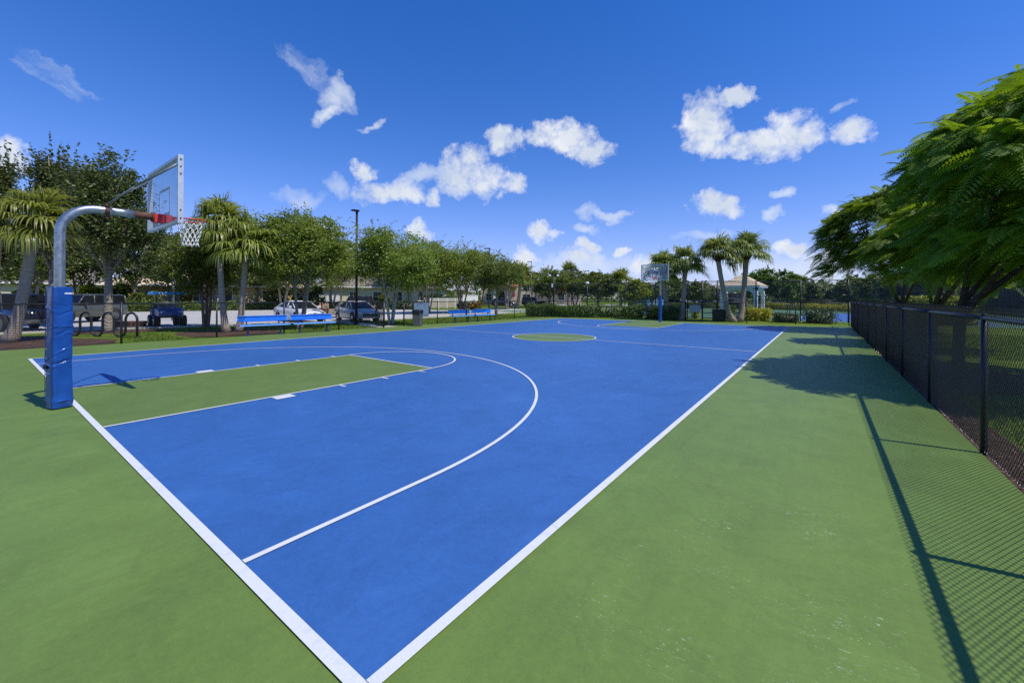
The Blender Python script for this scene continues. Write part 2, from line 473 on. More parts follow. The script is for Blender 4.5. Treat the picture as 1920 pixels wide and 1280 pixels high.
def npmesh(name, verts, quads, m, parent=None, smooth=False):
    """verts (N,3) array, quads (M,4) array -> one mesh object"""
    me = bpy.data.meshes.new(name)
    nv, nq = len(verts), len(quads)
    me.vertices.add(nv)
    me.vertices.foreach_set('co', np.ascontiguousarray(verts, dtype=np.float32).ravel())
    me.loops.add(nq*4)
    me.loops.foreach_set('vertex_index', np.ascontiguousarray(quads, dtype=np.int32).ravel())
    me.polygons.add(nq)
    me.polygons.foreach_set('loop_start', np.arange(0, nq*4, 4, dtype=np.int32))
    me.polygons.foreach_set('loop_total', np.full(nq, 4, dtype=np.int32))
    if smooth:
        me.polygons.foreach_set('use_smooth', np.ones(nq, dtype=bool))
    me.materials.append(m)
    me.update(calc_edges=True)
    me.validate()
    o = bpy.data.objects.new(name, me)
    COL.objects.link(o)
    if parent is not None:
        o.parent = parent
    return o

def tag(o, label, cat, group=None):
    o['label'] = label
    o['category'] = cat
    if group:
        o['group'] = group
    return o

def thing(name, label, cat, loc=(0, 0, 0), rotz=0.0, group=None):
    o = bpy.data.objects.new(name, None)
    COL.objects.link(o)
    o.empty_display_size = 0.3
    o.location = (loc[0], loc[1], loc[2] if len(loc) > 2 else 0.0)
    o.rotation_euler = (0, 0, rotz)
    return tag(o, label, cat, group)

def struct(o, kind='structure'):
    o['kind'] = kind
    return o

def text_part(name, body, size, m, parent, loc, rot, ext=0.004):
    cu = bpy.data.curves.new(name, 'FONT')
    cu.body = body
    cu.size = size
    cu.align_x = 'CENTER'
    cu.align_y = 'CENTER'
    cu.extrude = ext
    tmp = bpy.data.objects.new(name, cu)
    COL.objects.link(tmp)
    dg = bpy.context.evaluated_depsgraph_get()
    dg.update()
    me = bpy.data.meshes.new_from_object(tmp.evaluated_get(dg))
    bpy.data.objects.remove(tmp)
    bpy.data.curves.remove(cu)
    me.materials.clear()
    me.materials.append(m)
    o = bpy.data.objects.new(name, me)
    COL.objects.link(o)
    o.parent = parent
    o.location = loc
    o.rotation_euler = rot
    return o

# ------------------------------------------------------------------ setting: ground, court, road
L, W2, R3, D = 29.34, 7.85, 6.45, 5.85
g = MB().sheet([(-420, -260), (420, -260), (420, 620), (-420, 620)], -0.03)
struct(g.build('ground', M['lawn']))

slab = [(-11.5, -9), (11.08, -9), (11.08, 34.0), (8.4, 31.9), (-10.25, 30.6), (-10.95, 13.0), (-11.1, 4.0)]
slab = [(-11.9, -9.0), (11.02, -9.0), (11.02, 33.2), (8.4, 31.6), (1.84, 31.75), (-10.0, 30.6), (-10.75, 13.0), (-10.85, 4.0)]
struct(MB().prism(slab, -0.12, 0.0).build('court_slab', M['green']))
struct(MB().sheet([(-W2, 0), (W2, 0), (W2, L), (-W2, L)], 0.004).build('court_floor', M['blue']))

def arc(cx, cy, r, a0, a1, n):
    return [(cx+r*math.cos(a0+(a1-a0)*i/n), cy+r*math.sin(a0+(a1-a0)*i/n)) for i in range(n+1)]

k = MB()
k.sheet([(-1.83, 0), (1.83, 0), (1.83, D), (-1.83, D)], 0.008)
struct(k.build('near_key', M['keygreen']))
k = MB()
k.sheet([(-1.83, L-D), (1.83, L-D), (1.83, L), (-1.83, L)], 0.008)
struct(k.build('far_key', M['keygreen']))
struct(MB().sheet(arc(0, L/2, 1.80, 0, 2*PI, 64)[:-1], 0.008).build('centre_circle', M['keygreen']))

ln = MB()
ZL = 0.012
def strip(a, b, w, z=ZL):
    dx, dy = b[0]-a[0], b[1]-a[1]
    l = math.hypot(dx, dy)
    nx, ny = -dy/l*w/2, dx/l*w/2
    ln.sheet([(a[0]-nx, a[1]-ny), (b[0]-nx, b[1]-ny), (b[0]+nx, b[1]+ny), (a[0]+nx, a[1]+ny)], z)
def ring(cx, cy, r, a0, a1, n, w, z=ZL):
    o, i = arc(cx, cy, r+w/2, a0, a1, n), arc(cx, cy, r-w/2, a0, a1, n)
    for q in range(n):
        ln.sheet([i[q], o[q], o[q+1], i[q+1]], z)
LW = 0.05
strip((-W2-0.07, -0.035), (W2+0.07, -0.035), 0.07)                    # near baseline
strip((-W2+0.05, L+0.03), (1.83, L+0.03), 0.07); 
strip((1.83, L+0.03), (W2, L+0.03), 0.07)
strip((W2+0.035, 0.003), (W2+0.035, L), 0.07)                         # sidelines
strip((-W2-0.035, 0.003), (-W2-0.035, L), 0.07)
strip((-W2, L/2), (W2, L/2), LW, ZL+0.004)
ring(0, L/2, 1.83, 0, 2*PI, 96, LW, ZL+0.008)
for s in (1, -1):
    y0 = 0.0 if s == 1 else L
    for sx in (1, -1):
        strip((sx*1.83, y0+s*0.006), (sx*1.83, y0+s*(D-0.03)), LW)
        strip((sx*R3, y0+s*0.006), (sx*R3, y0+s*1.6), LW)
        strip((sx*1.98, y0+s*2.10), (sx*1.98, y0+s*2.42), 0.22) if s == 1 else None
        for yy in (3.38, 4.38, 5.40):
            strip((sx*1.86, y0+s*yy), (sx*2.06, y0+s*yy), LW) if s == 1 else None
    strip((-1.86, y0+s*D), (1.86, y0+s*D), LW, ZL+0.004)
    a0, a1 = (0, PI) if s == 1 else (PI, 2*PI)
    ring(0, y0+s*1.6, R3, a0, a1, 120, LW, ZL)
    ring(0, y0+s*(D+0.03), 1.83, a0, a1, 64, LW, ZL+0.008)
struct(ln.build('court_lines', M['line']))

# road / angled parking and its kerb
near_edge = [(-24.0, -40), (-20.2, -3), (-19.6, 3.0), (-18.7, 8.0), (-17.3, 13.0), (-16.9, 20.0), (-17.2, 27.0), (-18.2, 35.0), (-20.5, 46.0)]
far_edge = [(-33.5, 52.0), (-26.5, 40.0), (-30.0, 37.5), (-43.5, 30.5), (-48.0, 14.0), (-50.5, 0.5), (-56.0, -40)]
struct(MB().sheet(near_edge + far_edge, -0.024).build('road', M['road']))
kb = MB()
for a, b in zip(near_edge[:-1], near_edge[1:]):
    dx, dy = b[0]-a[0], b[1]-a[1]
    l = math.hypot(dx, dy)
    kb.box(((a[0]+b[0])/2+0.08, (a[1]+b[1])/2, -0.005), (l*0.998, 0.16, 0.14), math.atan2(dy, dx))
struct(kb.build('kerb', M['path']))
pa = [ground(*p) for p in ((628, 602), (650, 601.5), (752, 611.5), (722, 615))]
struct(MB().sheet(pa, -0.018).build('footpath', M['path']))
# mulch beds along the left fence and behind the right fence
struct(MB().sheet([(-20.0, -12), (-11.2, -12), (-11.4, 2.2), (-13.2, 2.6), (-17.5, 0.5)], -0.020).build('mulch_bed', M['mulch']))
b2 = []
for i in range(26):
    a = 2*PI*i/26
    b2.append((-13.4+2.5*math.cos(a)*(1+0.12*math.sin(3*a)), 6.6+2.3*math.sin(a)*(1+0.15*math.cos(2*a))))
struct(MB().sheet(b2, -0.016).build('palm_mulch_bed', M['mulch']))
b3 = []
for i in range(24):
    a = 2*PI*i/24
    b3.append((-18.5+1.7*math.cos(a), 3.6+2.0*math.sin(a)))
struct(MB().sheet(b3, -0.014).build('tree_mulch_bed', M['mulch']))
struct(MB().sheet([(11.03, -9), (11.9, -9), (11.9, 1.5), (11.5, 4), (11.42, 8), (11.8, 10.5), (13.2, 11.5), (13.6, 14), (12.2, 15.5), (11.7, 34), (11.03, 34)], -0.016).build('fence_mulch_bed', M['mulch']))
# tennis courts beyond
struct(MB().sheet([(-24, 38.6), (30, 38.6), (34, 76), (-20, 76)], -0.020).build('tennis_court_surround', M['tgreen']))
struct(MB().sheet([(8.0, 41.0), (19.5, 41.0), (19.5, 62.0), (8.0, 62.0)], -0.014).build('tennis_court', M['tblue']))
ln = MB()
for a, b in (((8.0, 41), (8.0, 62)), ((19.5, 41), (19.5, 62)), ((8, 41), (19.5, 41)), ((8, 62), (19.5, 62)), ((9.4, 41.1), (9.4, 61.9)), ((18.1, 41.1), (18.1, 61.9))):
    strip(a, b, 0.06, -0.008)
struct(ln.build('tennis_court_lines', M['line']))
struct(MB().sheet([ground(960, 571), (-40, 92), (10, 130), (20, 100), (-8, 78)], -0.018).build('far_road', M['road']))

# grass blades on the verges one sees through the fences
def grass(name, polys, dens, h):
    V = []
    for (x0, y0, x1, y1) in polys:
        n = int(abs(x1-x0)*abs(y1-y0)*dens)
        V.append(np.c_[RNG.uniform(x0, x1, n), RNG.uniform(y0, y1, n)])
    c = np.vstack(V)
    n = len(c)
    a = RNG.uniform(0, 2*PI, n)
    hh = h*RNG.uniform(0.5, 1.3, n)
    w = 0.018
    lean = RNG.normal(0, 0.35, (n, 2))*hh[:, None]
    z0 = np.full(n, -0.035)
    p0 = np.c_[c[:, 0]-np.cos(a)*w, c[:, 1]-np.sin(a)*w, z0]
    p1 = np.c_[c[:, 0]+np.cos(a)*w, c[:, 1]+np.sin(a)*w, z0]
    p2 = np.c_[c+lean, z0+hh] + np.c_[np.cos(a)*w*.3, np.sin(a)*w*.3, 0*a]
    p3 = np.c_[c+lean, z0+hh] - np.c_[np.cos(a)*w*.3, np.sin(a)*w*.3, 0*a]
    v = np.stack([p0, p1, p2, p3], 1).reshape(-1, 3)
    o = npmesh(name, v, np.arange(4*n).reshape(-1, 4), M['blade'])
    struct(o, 'stuff')
    return tag(o, 'short mown grass on the verge beside the fence', 'grass')
grass('lawn_grass', [(-16.2, 2.8, -11.3, 4.4), (-17.6, 9.2, -11.2, 12.9), (-16.4, 15.6, -10.9, 31.0), (-18.0, 4.8, -16.0, 9.2)], 150, 0.07)
grass('lawn_grass', [(11.48, -1.0, 17.0, 10.0), (14.6, 10.0, 19.0, 30.0), (12.3, 17.5, 14.6, 30)], 170, 0.08)
# fallen leaves and mulch chips along the foot of the right fence
n = 5200
c = np.c_[11.04+np.abs(RNG.normal(0, 0.42, n)), RNG.uniform(-1, 26, n), np.full(n, -0.005)]
a = RNG.uniform(0, 2*PI, n); ls = RNG.uniform(0.012, 0.034, n)
t = np.c_[np.cos(a), np.sin(a), RNG.normal(0, .3, n)]*ls[:, None]
b = np.c_[-np.sin(a), np.cos(a), RNG.normal(0, .3, n)]*(ls*0.4)[:, None]
o = npmesh('leaf_litter', np.stack([c-t, c-b, c+t, c+b], 1).reshape(-1, 3), np.arange(4*n).reshape(-1, 4),
           leafmat('dry_leaf', (0.07, 0.035, 0.02), (0.40, 0.26, 0.17), 0.1, 0.8))
struct(o, 'stuff'); tag(o, 'dry brown leaves and bark chips along the foot of the right fence', 'leaf litter')

# ------------------------------------------------------------------ chain-link fences
def panel_mesh(name, w, h, cell, r, z0, weave=True):
    """zigzag woven wires filling w x h, wires along local X, mesh plane y=0"""
    a = cell/2
    nw, nz = int(round(w/a)), int(round(h/a))
    a = w/nw
    V, Q = [], []
    ang = np.array([0.5, 2.6, 4.7])
    j = np.arange(nz+1)
    for kk in range(nw):
        x = (kk + ((j+kk) % 2))*a
        y = np.where((j+kk) % 2 == 0, 0.0025, -0.0025) if weave else 0*x
        z = z0 + j*(h/nz)
        ring = np.stack([np.c_[x + r*1.25*np.cos(t), y + r*np.sin(t), z] for t in ang], 1)  # (nz+1,3,3)
        base = kk*(nz+1)*3
        V.append(ring.reshape(-1, 3))
        i = (base + np.arange(nz)*3)[:, None]
        for q in range(3):
            Q.append(np.concatenate([i+q, i+(q+1) % 3, i+3+(q+1) % 3, i+3+q], 1))
    me_o = npmesh(name, np.vstack(V), np.vstack(Q), M['wire'], None, True)
    me = me_o.data
    bpy.data.objects.remove(me_o)
    return me

PANEL = panel_mesh('chain_link_fabric', 2.96, 1.68, 0.066, 0.0030, 0.02)
PANEL_LOW = panel_mesh('chain_link_fabric', 2.96, 1.47, 0.072, 0.0030, 0.03, False)
PANEL_HIGH = panel_mesh('chain_link_fabric', 2.96, 3.15, 0.064, 0.0036, 0.04, False)

def fence(name, label, pts, panel, h, rp, rr, cat='fence', skip=(), group=None, midrail=None, thick=()):
    """posts at pts, a rail on top, one bay of wire mesh between neighbours (bays in skip stay open)"""
    p0 = pts[0]
    t = thing(name, label, cat, (p0[0], p0[1], 0), 0, group)
    rel = [(p[0]-p0[0], p[1]-p0[1]) for p in pts]
    first = None
    for i, p in enumerate(rel):
        if first is None or i in thick:
            k = 1.5 if i in thick else 1.0
            m = MB().cyl((0, 0, -0.05), rp*k, h+0.05, 10).sphere((0, 0, h), rp*1.12*k, 10, 6, (1, 1, 0.6))
            o = m.build('post', M['black'], t, True)
            if i not in thick:
                first = o
        else:
            o = first.copy()
            COL.objects.link(o)
            o.parent = t
        o.location = (p[0], p[1], 0)
    rail = MB()
    for i in range(len(rel)-1):
        a, b = rel[i], rel[i+1]
        if i in skip:
            continue
        rail.tube([(a[0], a[1], h-0.04), (b[0], b[1], h-0.04)], rr, 8)
        if midrail:
            rail.tube([(a[0], a[1], midrail), (b[0], b[1], midrail)], rr*0.8, 6)
    rail.build('top_rail', M['black'], t, True)
    for i in range(len(rel)-1):
        if i in skip:
            continue
        a, b = rel[i], rel[i+1]
        l = math.hypot(b[0]-a[0], b[1]-a[1])
        o = bpy.data.objects.new('mesh_panel', panel)
        COL.objects.link(o)
        o.parent = t
        o.location = (a[0], a[1], 0)
        o.rotation_euler = (0, 0, math.atan2(b[1]-a[1], b[0]-a[0]))
        o.scale = (l/2.96, 1, 1)
    return t

fence('chain_link_fence', 'black chain-link fence running along the right side of the court',
      [(11.04, 0.08+2.965*i) for i in range(-3, 12)], PANEL, 1.61, 0.030, 0.028)
lf = [(-11.75, -12.9), (-11.65, -9.9), (-11.5, -6.9), (-11.4, -3.8), (-11.25, -0.7), (-10.93, 2.33), (-11.0, 5.32), (-11.0, 8.06), (-10.65, 10.65), (-10.35, 13.2)]
fence('chain_link_fence', 'low black chain-link fence behind the first pair of blue benches, left of the gate', lf, PANEL_LOW, 1.5, 0.035, 0.022)
lf2 = [(-10.57, 14.78), (-10.53, 17.45), (-10.5, 20.2), (-10.45, 23.29), (-10.28, 25.57), (-10.09, 28.09), (-9.98, 30.77)]
fence('chain_link_fence', 'low black chain-link fence beside the grey bin, running behind the second pair of benches', lf2, PANEL_LOW, 1.48, 0.03, 0.022, thick=(0,))
ff = [(-9.98, 30.77), (-7.61, 31.68), (-4.74, 31.9), (-1.92, 32.28), (1.18, 32.12)]
fence('chain_link_fence', 'low black chain-link fence along the far end behind the far hoop', ff, PANEL_LOW, 1.49, 0.03, 0.022)
ff = [(2.26, 32.7), (5.18, 33.11), (8.08, 33.9), (11.0, 34.2)]
fence('chain_link_fence', 'low black chain-link fence in front of the yellow bush and the twin palms', ff, PANEL_LOW, 1.53, 0.03, 0.022)
tf = [(-18.0, 38.2), (-15.0, 38.2), (-12.0, 38.2), (-9.0, 38.2), (-6.0, 38.1), (-3.0, 38.1), (0.0, 37.6), (1.3, 37.2), (2.45, 37.4), (5.12, 38.9), (8.21, 38.54), (11.15, 39.0), (14.1, 39.1), (17.1, 39.2), (20.1, 39.3), (23.1, 39.4)]
fence('tennis_fence', 'tall black chain-link tennis court fence behind the palms and the far hedges', tf, PANEL_HIGH, 3.25, 0.045, 0.028, thick=(7, 8), midrail=1.62)
# side fence of the tennis courts with dark cloth screens
a, b = (25.0, 78.0), (23.6, 42.0)
sf = [(a[0]+(b[0]-a[0])*i/12, a[1]+(b[1]-a[1])*i/12) for i in range(13)]
t = fence('tennis_fence', 'tall fence hung with patchy dark windscreen cloth behind the right-hand trees', sf, PANEL_HIGH, 3.25, 0.038, 0.022)
for i in range(12):
    l = math.hypot(sf[i+1][0]-sf[i][0], sf[i+1][1]-sf[i][1])
    m = MB()
    nx = 18
    for q in range(nx):
        x0, x1 = 0.05+(l-0.1)*q/nx, 0.05+(l-0.1)*(q+1)/nx
        y0, y1 = 0.03+0.02*math.sin(q*1.7+i), 0.03+0.02*math.sin((q+1)*1.7+i)
        m.add([(x0, y0, 0.15), (x1, y1, 0.15), (x1, y1, 2.9), (x0, y0, 2.9)], [(0, 1, 2, 3)])
    o = m.build('windscreen', M['screen'], t, True)
    o.location = (sf[i][0]-sf[0][0], sf[i][1]-sf[0][1], 0)
    o.rotation_euler = (0, 0, math.atan2(sf[i+1][1]-sf[i][1], sf[i+1][0]-sf[i][0]))

def gate(label, hinge, ang, w, h):
    t = thing('fence_gate', label, 'gate', (hinge[0], hinge[1], 0), ang)
    f = MB()
    r = 0.022
    f.tube([(0, 0, 0.06), (0, 0, h)], r, 8).tube([(w, 0, 0.06), (w, 0, h)], r, 8)
    for z in (0.08, h*0.52, h-0.01):
        f.tube([(0, 0, z), (w, 0, z)], r, 8)
    f.build('gate_frame', M['black'], t, True)
    o = bpy.data.objects.new('mesh_panel', PANEL_LOW if h < 2 else PANEL_HIGH)
    COL.objects.link(o)
    o.parent = t
    o.scale = (w/2.96, 1, (h-0.05)/1.5 if h < 2 else (h-0.05)/3.19)
    MB().box((w-0.02, -0.03, 1.0), (0.12, 0.05, 0.14)).build('latch', M['black'], t)
    return t
gate('black fence gate standing open between the first benches and the grey bin', (-10.35, 13.25), math.radians(170), 1.15, 1.42)
gate('closed low gate with a blue-grey sign left of the black bin', (1.22, 32.15), math.radians(29), 1.15, 1.45)
gate('tall tennis court gate between two thick posts behind the black bin', (1.33, 37.2), math.radians(10), 1.08, 2.45)

# ------------------------------------------------------------------ hoops
def hoop(label, base, face, group):
    """local +Y is towards the court; pole base at the origin"""
    t = thing('basketball_hoop', label, 'basketball hoop', (base[0], base[1], 0), face, group)
    # goose-neck pole
    rb, zt = 0.42, 3.19
    path = [(0, 0, 0), (0, 0, 1.0), (0, 0, 2.0), (0, 0, zt-rb)]
    for i in range(1, 13):
        a = PI/2*i/12
        path.append((0, rb-rb*math.cos(a), zt-rb+rb*math.sin(a)))
    path += [(0, 0.7, zt), (0, 0.88, zt-0.005)]
    MB().tube(path, 0.065, 20).build('pole', M['galv'], t, True)
    MB().tube([(0, 0.86, zt-0.005), (0, 1.14, zt-0.012)], 0.062, 16).tube([(0, 1.10, zt-0.012), (0, 1.14, zt-0.012)], 0.085, 16).build('arm_sleeve', M['rust'], t, True)
    # clamp on the arm that carries the braces
    c = MB().tube([(0, 0.50, zt), (0, 0.56, zt)], 0.078, 16).box((0, 0.53, zt+0.09), (0.16, 0.05, 0.05)).box((0, 0.53, zt-0.10), (0.04, 0.04, 0.06))
    c.build('clamp', M['rust'], t)
    yb = 1.28
    z0, z1, hw = 3.0, 4.15, 0.965
    for sx in (-1, 1):
        b = MB().tube([(sx*0.06, 0.53, zt+0.10), (sx*0.45, 0.80, zt+0.40)], 0.014, 8)
        b.tube([(sx*0.45, 0.80, zt+0.40), (sx*(hw-0.03), yb-0.05, z1-0.18)], 0.019, 8)
        b.build('brace', M['greypole'], t, True)
    bb = MB().box((0, yb, (z0+z1)/2), (2*hw-0.1, 0.012, z1-z0-0.1)).build('backboard', M['acry'], t)
    f = MB()
    f.box((-hw+0.03, yb, (z0+z1)/2), (0.05, 0.075, z1-z0)).box((hw-0.03, yb, (z0+z1)/2), (0.05, 0.075, z1-z0))
    f.box((0, yb, z1-0.03), (2*hw-0.11, 0.07, 0.045)).box((0, yb, z0+0.03), (2*hw-0.11, 0.07, 0.045))
    f.build('backboard_frame', M['alu'], bb)
    bt = MB()
    for sx in (-1, 1):
        for z in (z0+0.08, z0+0.22, z1-0.08, z1-0.20, z1-0.32):
            bt.tube([(sx*(hw-0.005), yb, z), (sx*(hw+0.006), yb, z)], 0.012, 8)
    bt.build('bolts', M['rust'], bb)
    sq = MB()
    y = yb+0.009
    for c_, s_ in (((-0.31, y, 3.47), (0.05, 0.004, 0.50)), ((0.31, y, 3.47), (0.05, 0.004, 0.50)), ((0, y, 3.695), (0.57, 0.004, 0.05)), ((0, y, 3.245), (0.57, 0.004, 0.05))):
        sq.box(c_, s_)
    sq.build('target_square', M['white'], bb)
    # mount and rim
    zr = 3.20
    MB().box((0, 1.20, zt-0.03), (0.20, 0.145, 0.15)).box((0, yb+0.05, zr-0.03), (0.20, 0.085, 0.14)).build('rim_mount', M['red'], t)
    r = MB()
    cy = yb+0.15+0.24
    ringp = [(0.24*math.cos(a), cy+0.24*math.sin(a), zr) for a in np.linspace(0, 2*PI, 33)]
    r.tube(ringp, 0.011, 8, caps=False)
    for sx in (-1, 1):
        r.tube([(sx*0.06, yb+0.06, zr-0.05), (sx*0.15, cy-0.20, zr-0.006)], 0.010, 6)
        r.add([(sx*0.085, yb+0.08, zr-0.09), (sx*0.085, yb+0.08, zr+0.02), (sx*0.19, cy-0.15, zr), (sx*0.09, cy-0.225, zr-0.01)], [(0, 1, 2, 3)])
    rim = r.build('rim', M['red'], t, True)
    nt_ = MB()
    K, rows = 12, 6
    rad = [0.235, 0.205, 0.175, 0.150, 0.132, 0.124, 0.135]
    zz = [zr-0.01, zr-0.10, zr-0.19, zr-0.275, zr-0.355, zr-0.43, zr-0.49]
    pts = [[(rad[j]*math.cos(2*PI*(i+0.5*(j % 2))/K), cy+rad[j]*math.sin(2*PI*(i+0.5*(j % 2))/K)+0.006*math.sin(j*2+i), zz[j]+0.008*math.sin(i*2.3+j)) for i in range(K)] for j in range(rows+1)]
    for j in range(rows):
        for i in range(K):
            i2 = (i-1) % K if j % 2 == 0 else (i+1) % K
            nt_.tube([pts[j][i], pts[j+1][i]], 0.0055, 5)
            nt_.tube([pts[j][i], pts[j+1][i2]], 0.0055, 5)
    nt_.build('net', M['net'], rim, True)
    return t

def pad(parent, w, h, square):
    """vinyl sleeve strapped round the pole: near-flat faces, tight creases where the straps pull"""
    m = MB()
    rows, n = 150, 48
    rng = np.random.default_rng(5)
    cre = [(rng.uniform(.05, h-.05), rng.uniform(-.09, .09), rng.uniform(.006, .016), rng.uniform(.006, .015)*(1 if i % 3 else -1), rng.uniform(0, 2*PI), rng.uniform(.5, 1.3)) for i in range(34)]
    V, F = [], []
    for j in range(rows+1):
        z = 0.02 + (h-0.02)*j/rows
        for i in range(n):
            a = 2*PI*i/n
            c_, s_ = math.cos(a), math.sin(a)
            p = 11.0 if square else 2.0
            rr = w/2/((abs(c_)**p+abs(s_)**p)**(1/p))
            d = 0.0
            for z0, sl, wd, am, ph, ex in cre:
                q = math.cos(a-ph)
                if q > math.cos(ex):
                    dz = z-(z0+sl*math.sin(a-ph))
                    d += am*math.exp(-(dz/wd)**2)*(q-math.cos(ex))/(1-math.cos(ex)+1e-6)*1.6
            slack = 0.004*math.sin(z*5.1+a)+0.003*math.sin(z*11.0-2*a)
            foot = 0.012*math.exp(-((z-0.12)/0.08)**2) if square else 0.0
            rr += d + slack + foot
            V.append((rr*c_, rr*s_, z))
    for j in range(rows):
        for i in range(n):
            F.append((j*n+i, j*n+(i+1) % n, (j+1)*n+(i+1) % n, (j+1)*n+i))
    F.append(tuple(rows*n+i for i in range(n)))
    m.add(V, F)
    o = m.build('pole_pad', M['padblue'], parent, True)
    seam = MB()
    xs = w/2*0.93
    if square:
        for sx in (-1, 1):
            seam.box((sx*xs, -w/2-.003, h/2+.02), (.008, .006, h-.08))
    seam.box((0, 0, h-.004), (w*.97, w*.97, .012), bev=.01)
    seam.build('seam', M['navy'], o)
    return o

nh = hoop('basketball hoop with square wrinkled blue pad and rusty goose-neck arm at the near baseline', (-0.06, -0.22), 0.0, 'basketball hoops')
p = pad(nh, 0.235, 1.90, True)
p.rotation_euler = (0, 0, math.radians(14))
MB().box((0.121, 0.055, 1.80), (0.006, 0.085, 0.020), 0).build('maker_tag', M['white'], p)
MB().box((-0.03, -0.145, 0.66), (0.07, 0.04, 0.06), 0.25, bev=0.015).build('strap_buckle', M['black'], nh)
fh = hoop('basketball hoop with round blue pole pad at the far end of the court', (0.07, 29.55), PI, 'basketball hoops')
pad(fh, 0.235, 1.95, False)

# ------------------------------------------------------------------ benches
def bench(label, a, b, group='blue benches along the left fence'):
    """a, b: ends of the seat front line on the court edge; the back is away from the court (-X)"""
    l = math.hypot(b[0]-a[0], b[1]-a[1])
    t = thing('park_bench', label, 'bench', ((a[0]+b[0])/2, (a[1]+b[1])/2, 0), math.atan2(b[1]-a[1], b[0]-a[0]), group)
    s = MB()
    for y in (0.03, 0.17, 0.31):
        s.box((0, y, 0.46), (l, 0.125, 0.04), bev=0.01)
    s.build('seat', M['benchblue'], t)
    MB().box((0, -0.045, 0.46), (l, 0.02, 0.06)).build('seat_edge', M['benchlite'], t)
    bk = MB()
    bk.box((0, 0.435, 0.74), (l-0.04, 0.03, 0.24), rx=-0.12)
    back = bk.build('backrest', M['benchblue'], t)
    e = MB()
    for z in (0.615, 0.865):
        e.box((0, 0.43-(0.74-z)*0.12*-1, z), (l, 0.05, 0.025))
    for sx in (-1, 1):
        e.box((sx*(l/2-0.012), 0.435, 0.74), (0.024, 0.05, 0.24), rx=-0.12)
    e.build('backrest_edge', M['benchlite'], back)
    for sx in (-1, 1):
        x = sx*(l/2-0.35)
        g_ = MB().box((x, 0.17, 0.22), (0.06, 0.06, 0.44)).box((x, 0.17, 0.012), (0.14, 0.22, 0.02)).box((x, 0.19, 0.425), (0.05, 0.46, 0.03)).box((x, 0.425, 0.56), (0.05, 0.03, 0.30), rx=-0.12)
        g_.build('leg', M['navy'], t)
    return t
bench('blue bench in front of the leaning palm trunks, left one of the nearer pair', (-10.62, 6.05), (-10.38, 8.05))
bench('blue bench right beside its twin, nearer to the open gate and the path', (-10.36, 8.2), (-10.12, 10.15))
bench('blue bench of the farther pair, on the side towards the grey bin', (-10.22, 18.55), (-10.12, 20.5))
bench('blue bench at the far end, last one before the long dark hedge', (-10.12, 20.75), (-10.02, 22.75))

# ------------------------------------------------------------------ bins, signs, small furniture
tb = ground(783, 611)
t = thing('trash_can', 'grey square trash can with a black bag over its rim by the left fence', 'bin', (tb[0], tb[1], 0), 0.62)
MB().box((0, 0, 0.45), (0.50, 0.50, 0.88), bev=0.05, taper=1.06).build('can', M['darkgrey'], t)
m = MB()
ringn = 28
rings = []
for z, r in ((0.72, 0.285), (0.80, 0.30), (0.92, 0.31), (0.97, 0.29), (0.95, 0.22), (0.80, 0.18)):
    rings.append([(r*(1+0.05*math.sin(i*2.9+z*9))*math.copysign(abs(math.cos(2*PI*i/ringn))**0.6, math.cos(2*PI*i/ringn)), r*(1+0.05*math.sin(i*4.1))*math.copysign(abs(math.sin(2*PI*i/ringn))**0.6, math.sin(2*PI*i/ringn)), z+0.02*math.sin(i*1.9)) for i in range(ringn)])
m.loft(rings)
m.build('bag', M['bag'], t, True)

tb = ground(1348, 601.5)
t = thing('trash_can', 'black square bin on the grass in front of the pale green pavilion', 'bin', (tb[0], tb[1], 0), 0.35)
MB().box((0, 0, 0.42), (0.86, 0.7, 0.84), bev=0.05, taper=1.04).build('can', M['black'], t)
MB().box((0, 0, 0.88), (0.93, 0.78, 0.07), bev=0.05).build('lid', M['black'], t)

def panel_sign(label, c, rz, w, h, z0):
    t = thing('metal_sign', label, 'sign', (c[0], c[1], 0), rz)
    MB().box((0, 0, z0+h/2), (w, 0.012, h), bev=0.003).build('plate', M['signgrey'], t)
    MB().box((-w*0.42, 0.012, z0+h*0.95), (0.03, 0.02, 0.02)).box((w*0.42, 0.012, z0+h*0.95), (0.03, 0.02, 0.02)).box((w*0.42, 0.012, z0+h*0.05), (0.03, 0.02, 0.02)).build('ties', M['black'], t)
    return t
panel_sign('plain grey metal sign on the fence just behind the bagged trash can', (-10.47, 16.05), math.radians(88), 1.15, 0.88, 0.50)
panel_sign('small blue-grey sign hung on the low gate under the palms', (1.80, 32.45), math.radians(29), 0.80, 0.52, 0.72)

# black notice board by the pavilion
sb = spot(1383, 43.0)
ang = math.atan2(CAM[1]-sb[1], CAM[0]-sb[0]) + PI/2
t = thing('notice_board', 'black notice board with white heading between the twin palm trunks', 'notice board', (sb[0], sb[1], 0), ang)
zb, zt_ = height(sb, 578.5), height(sb, 549.5)
wb = span(sb, 36)
MB().box((0, 0, (zb+zt_)/2), (wb, 0.06, zt_-zb), bev=0.01).build('board', M['carblack'], t)
MB().box((-wb*0.3, 0.05, zb/2+0.3), (0.08, 0.08, zb+0.6)).build('post', M['black'], t)
MB().box((wb*0.3, 0.05, zb/2+0.3), (0.08, 0.08, zb+0.6)).build('post', M['black'], t)
text_part('heading', 'TENNIS COURT', 0.22, M['white'], t, (-0.02, -0.034, zt_-0.50), (PI/2, 0, 0))
text_part('heading', 'RULES', 0.22, M['white'], t, (-0.02, -0.034, zt_-0.72), (PI/2, 0, 0))
em = MB()
em.add([(-0.13, -0.034, zt_-0.21), (0, -0.034, zt_-0.33), (0.13, -0.034, zt_-0.21), (0, -0.034, zt_-0.09)], [(0, 1, 2, 3)])
em.build('emblem', M['signgrey'], t)
tx = MB()
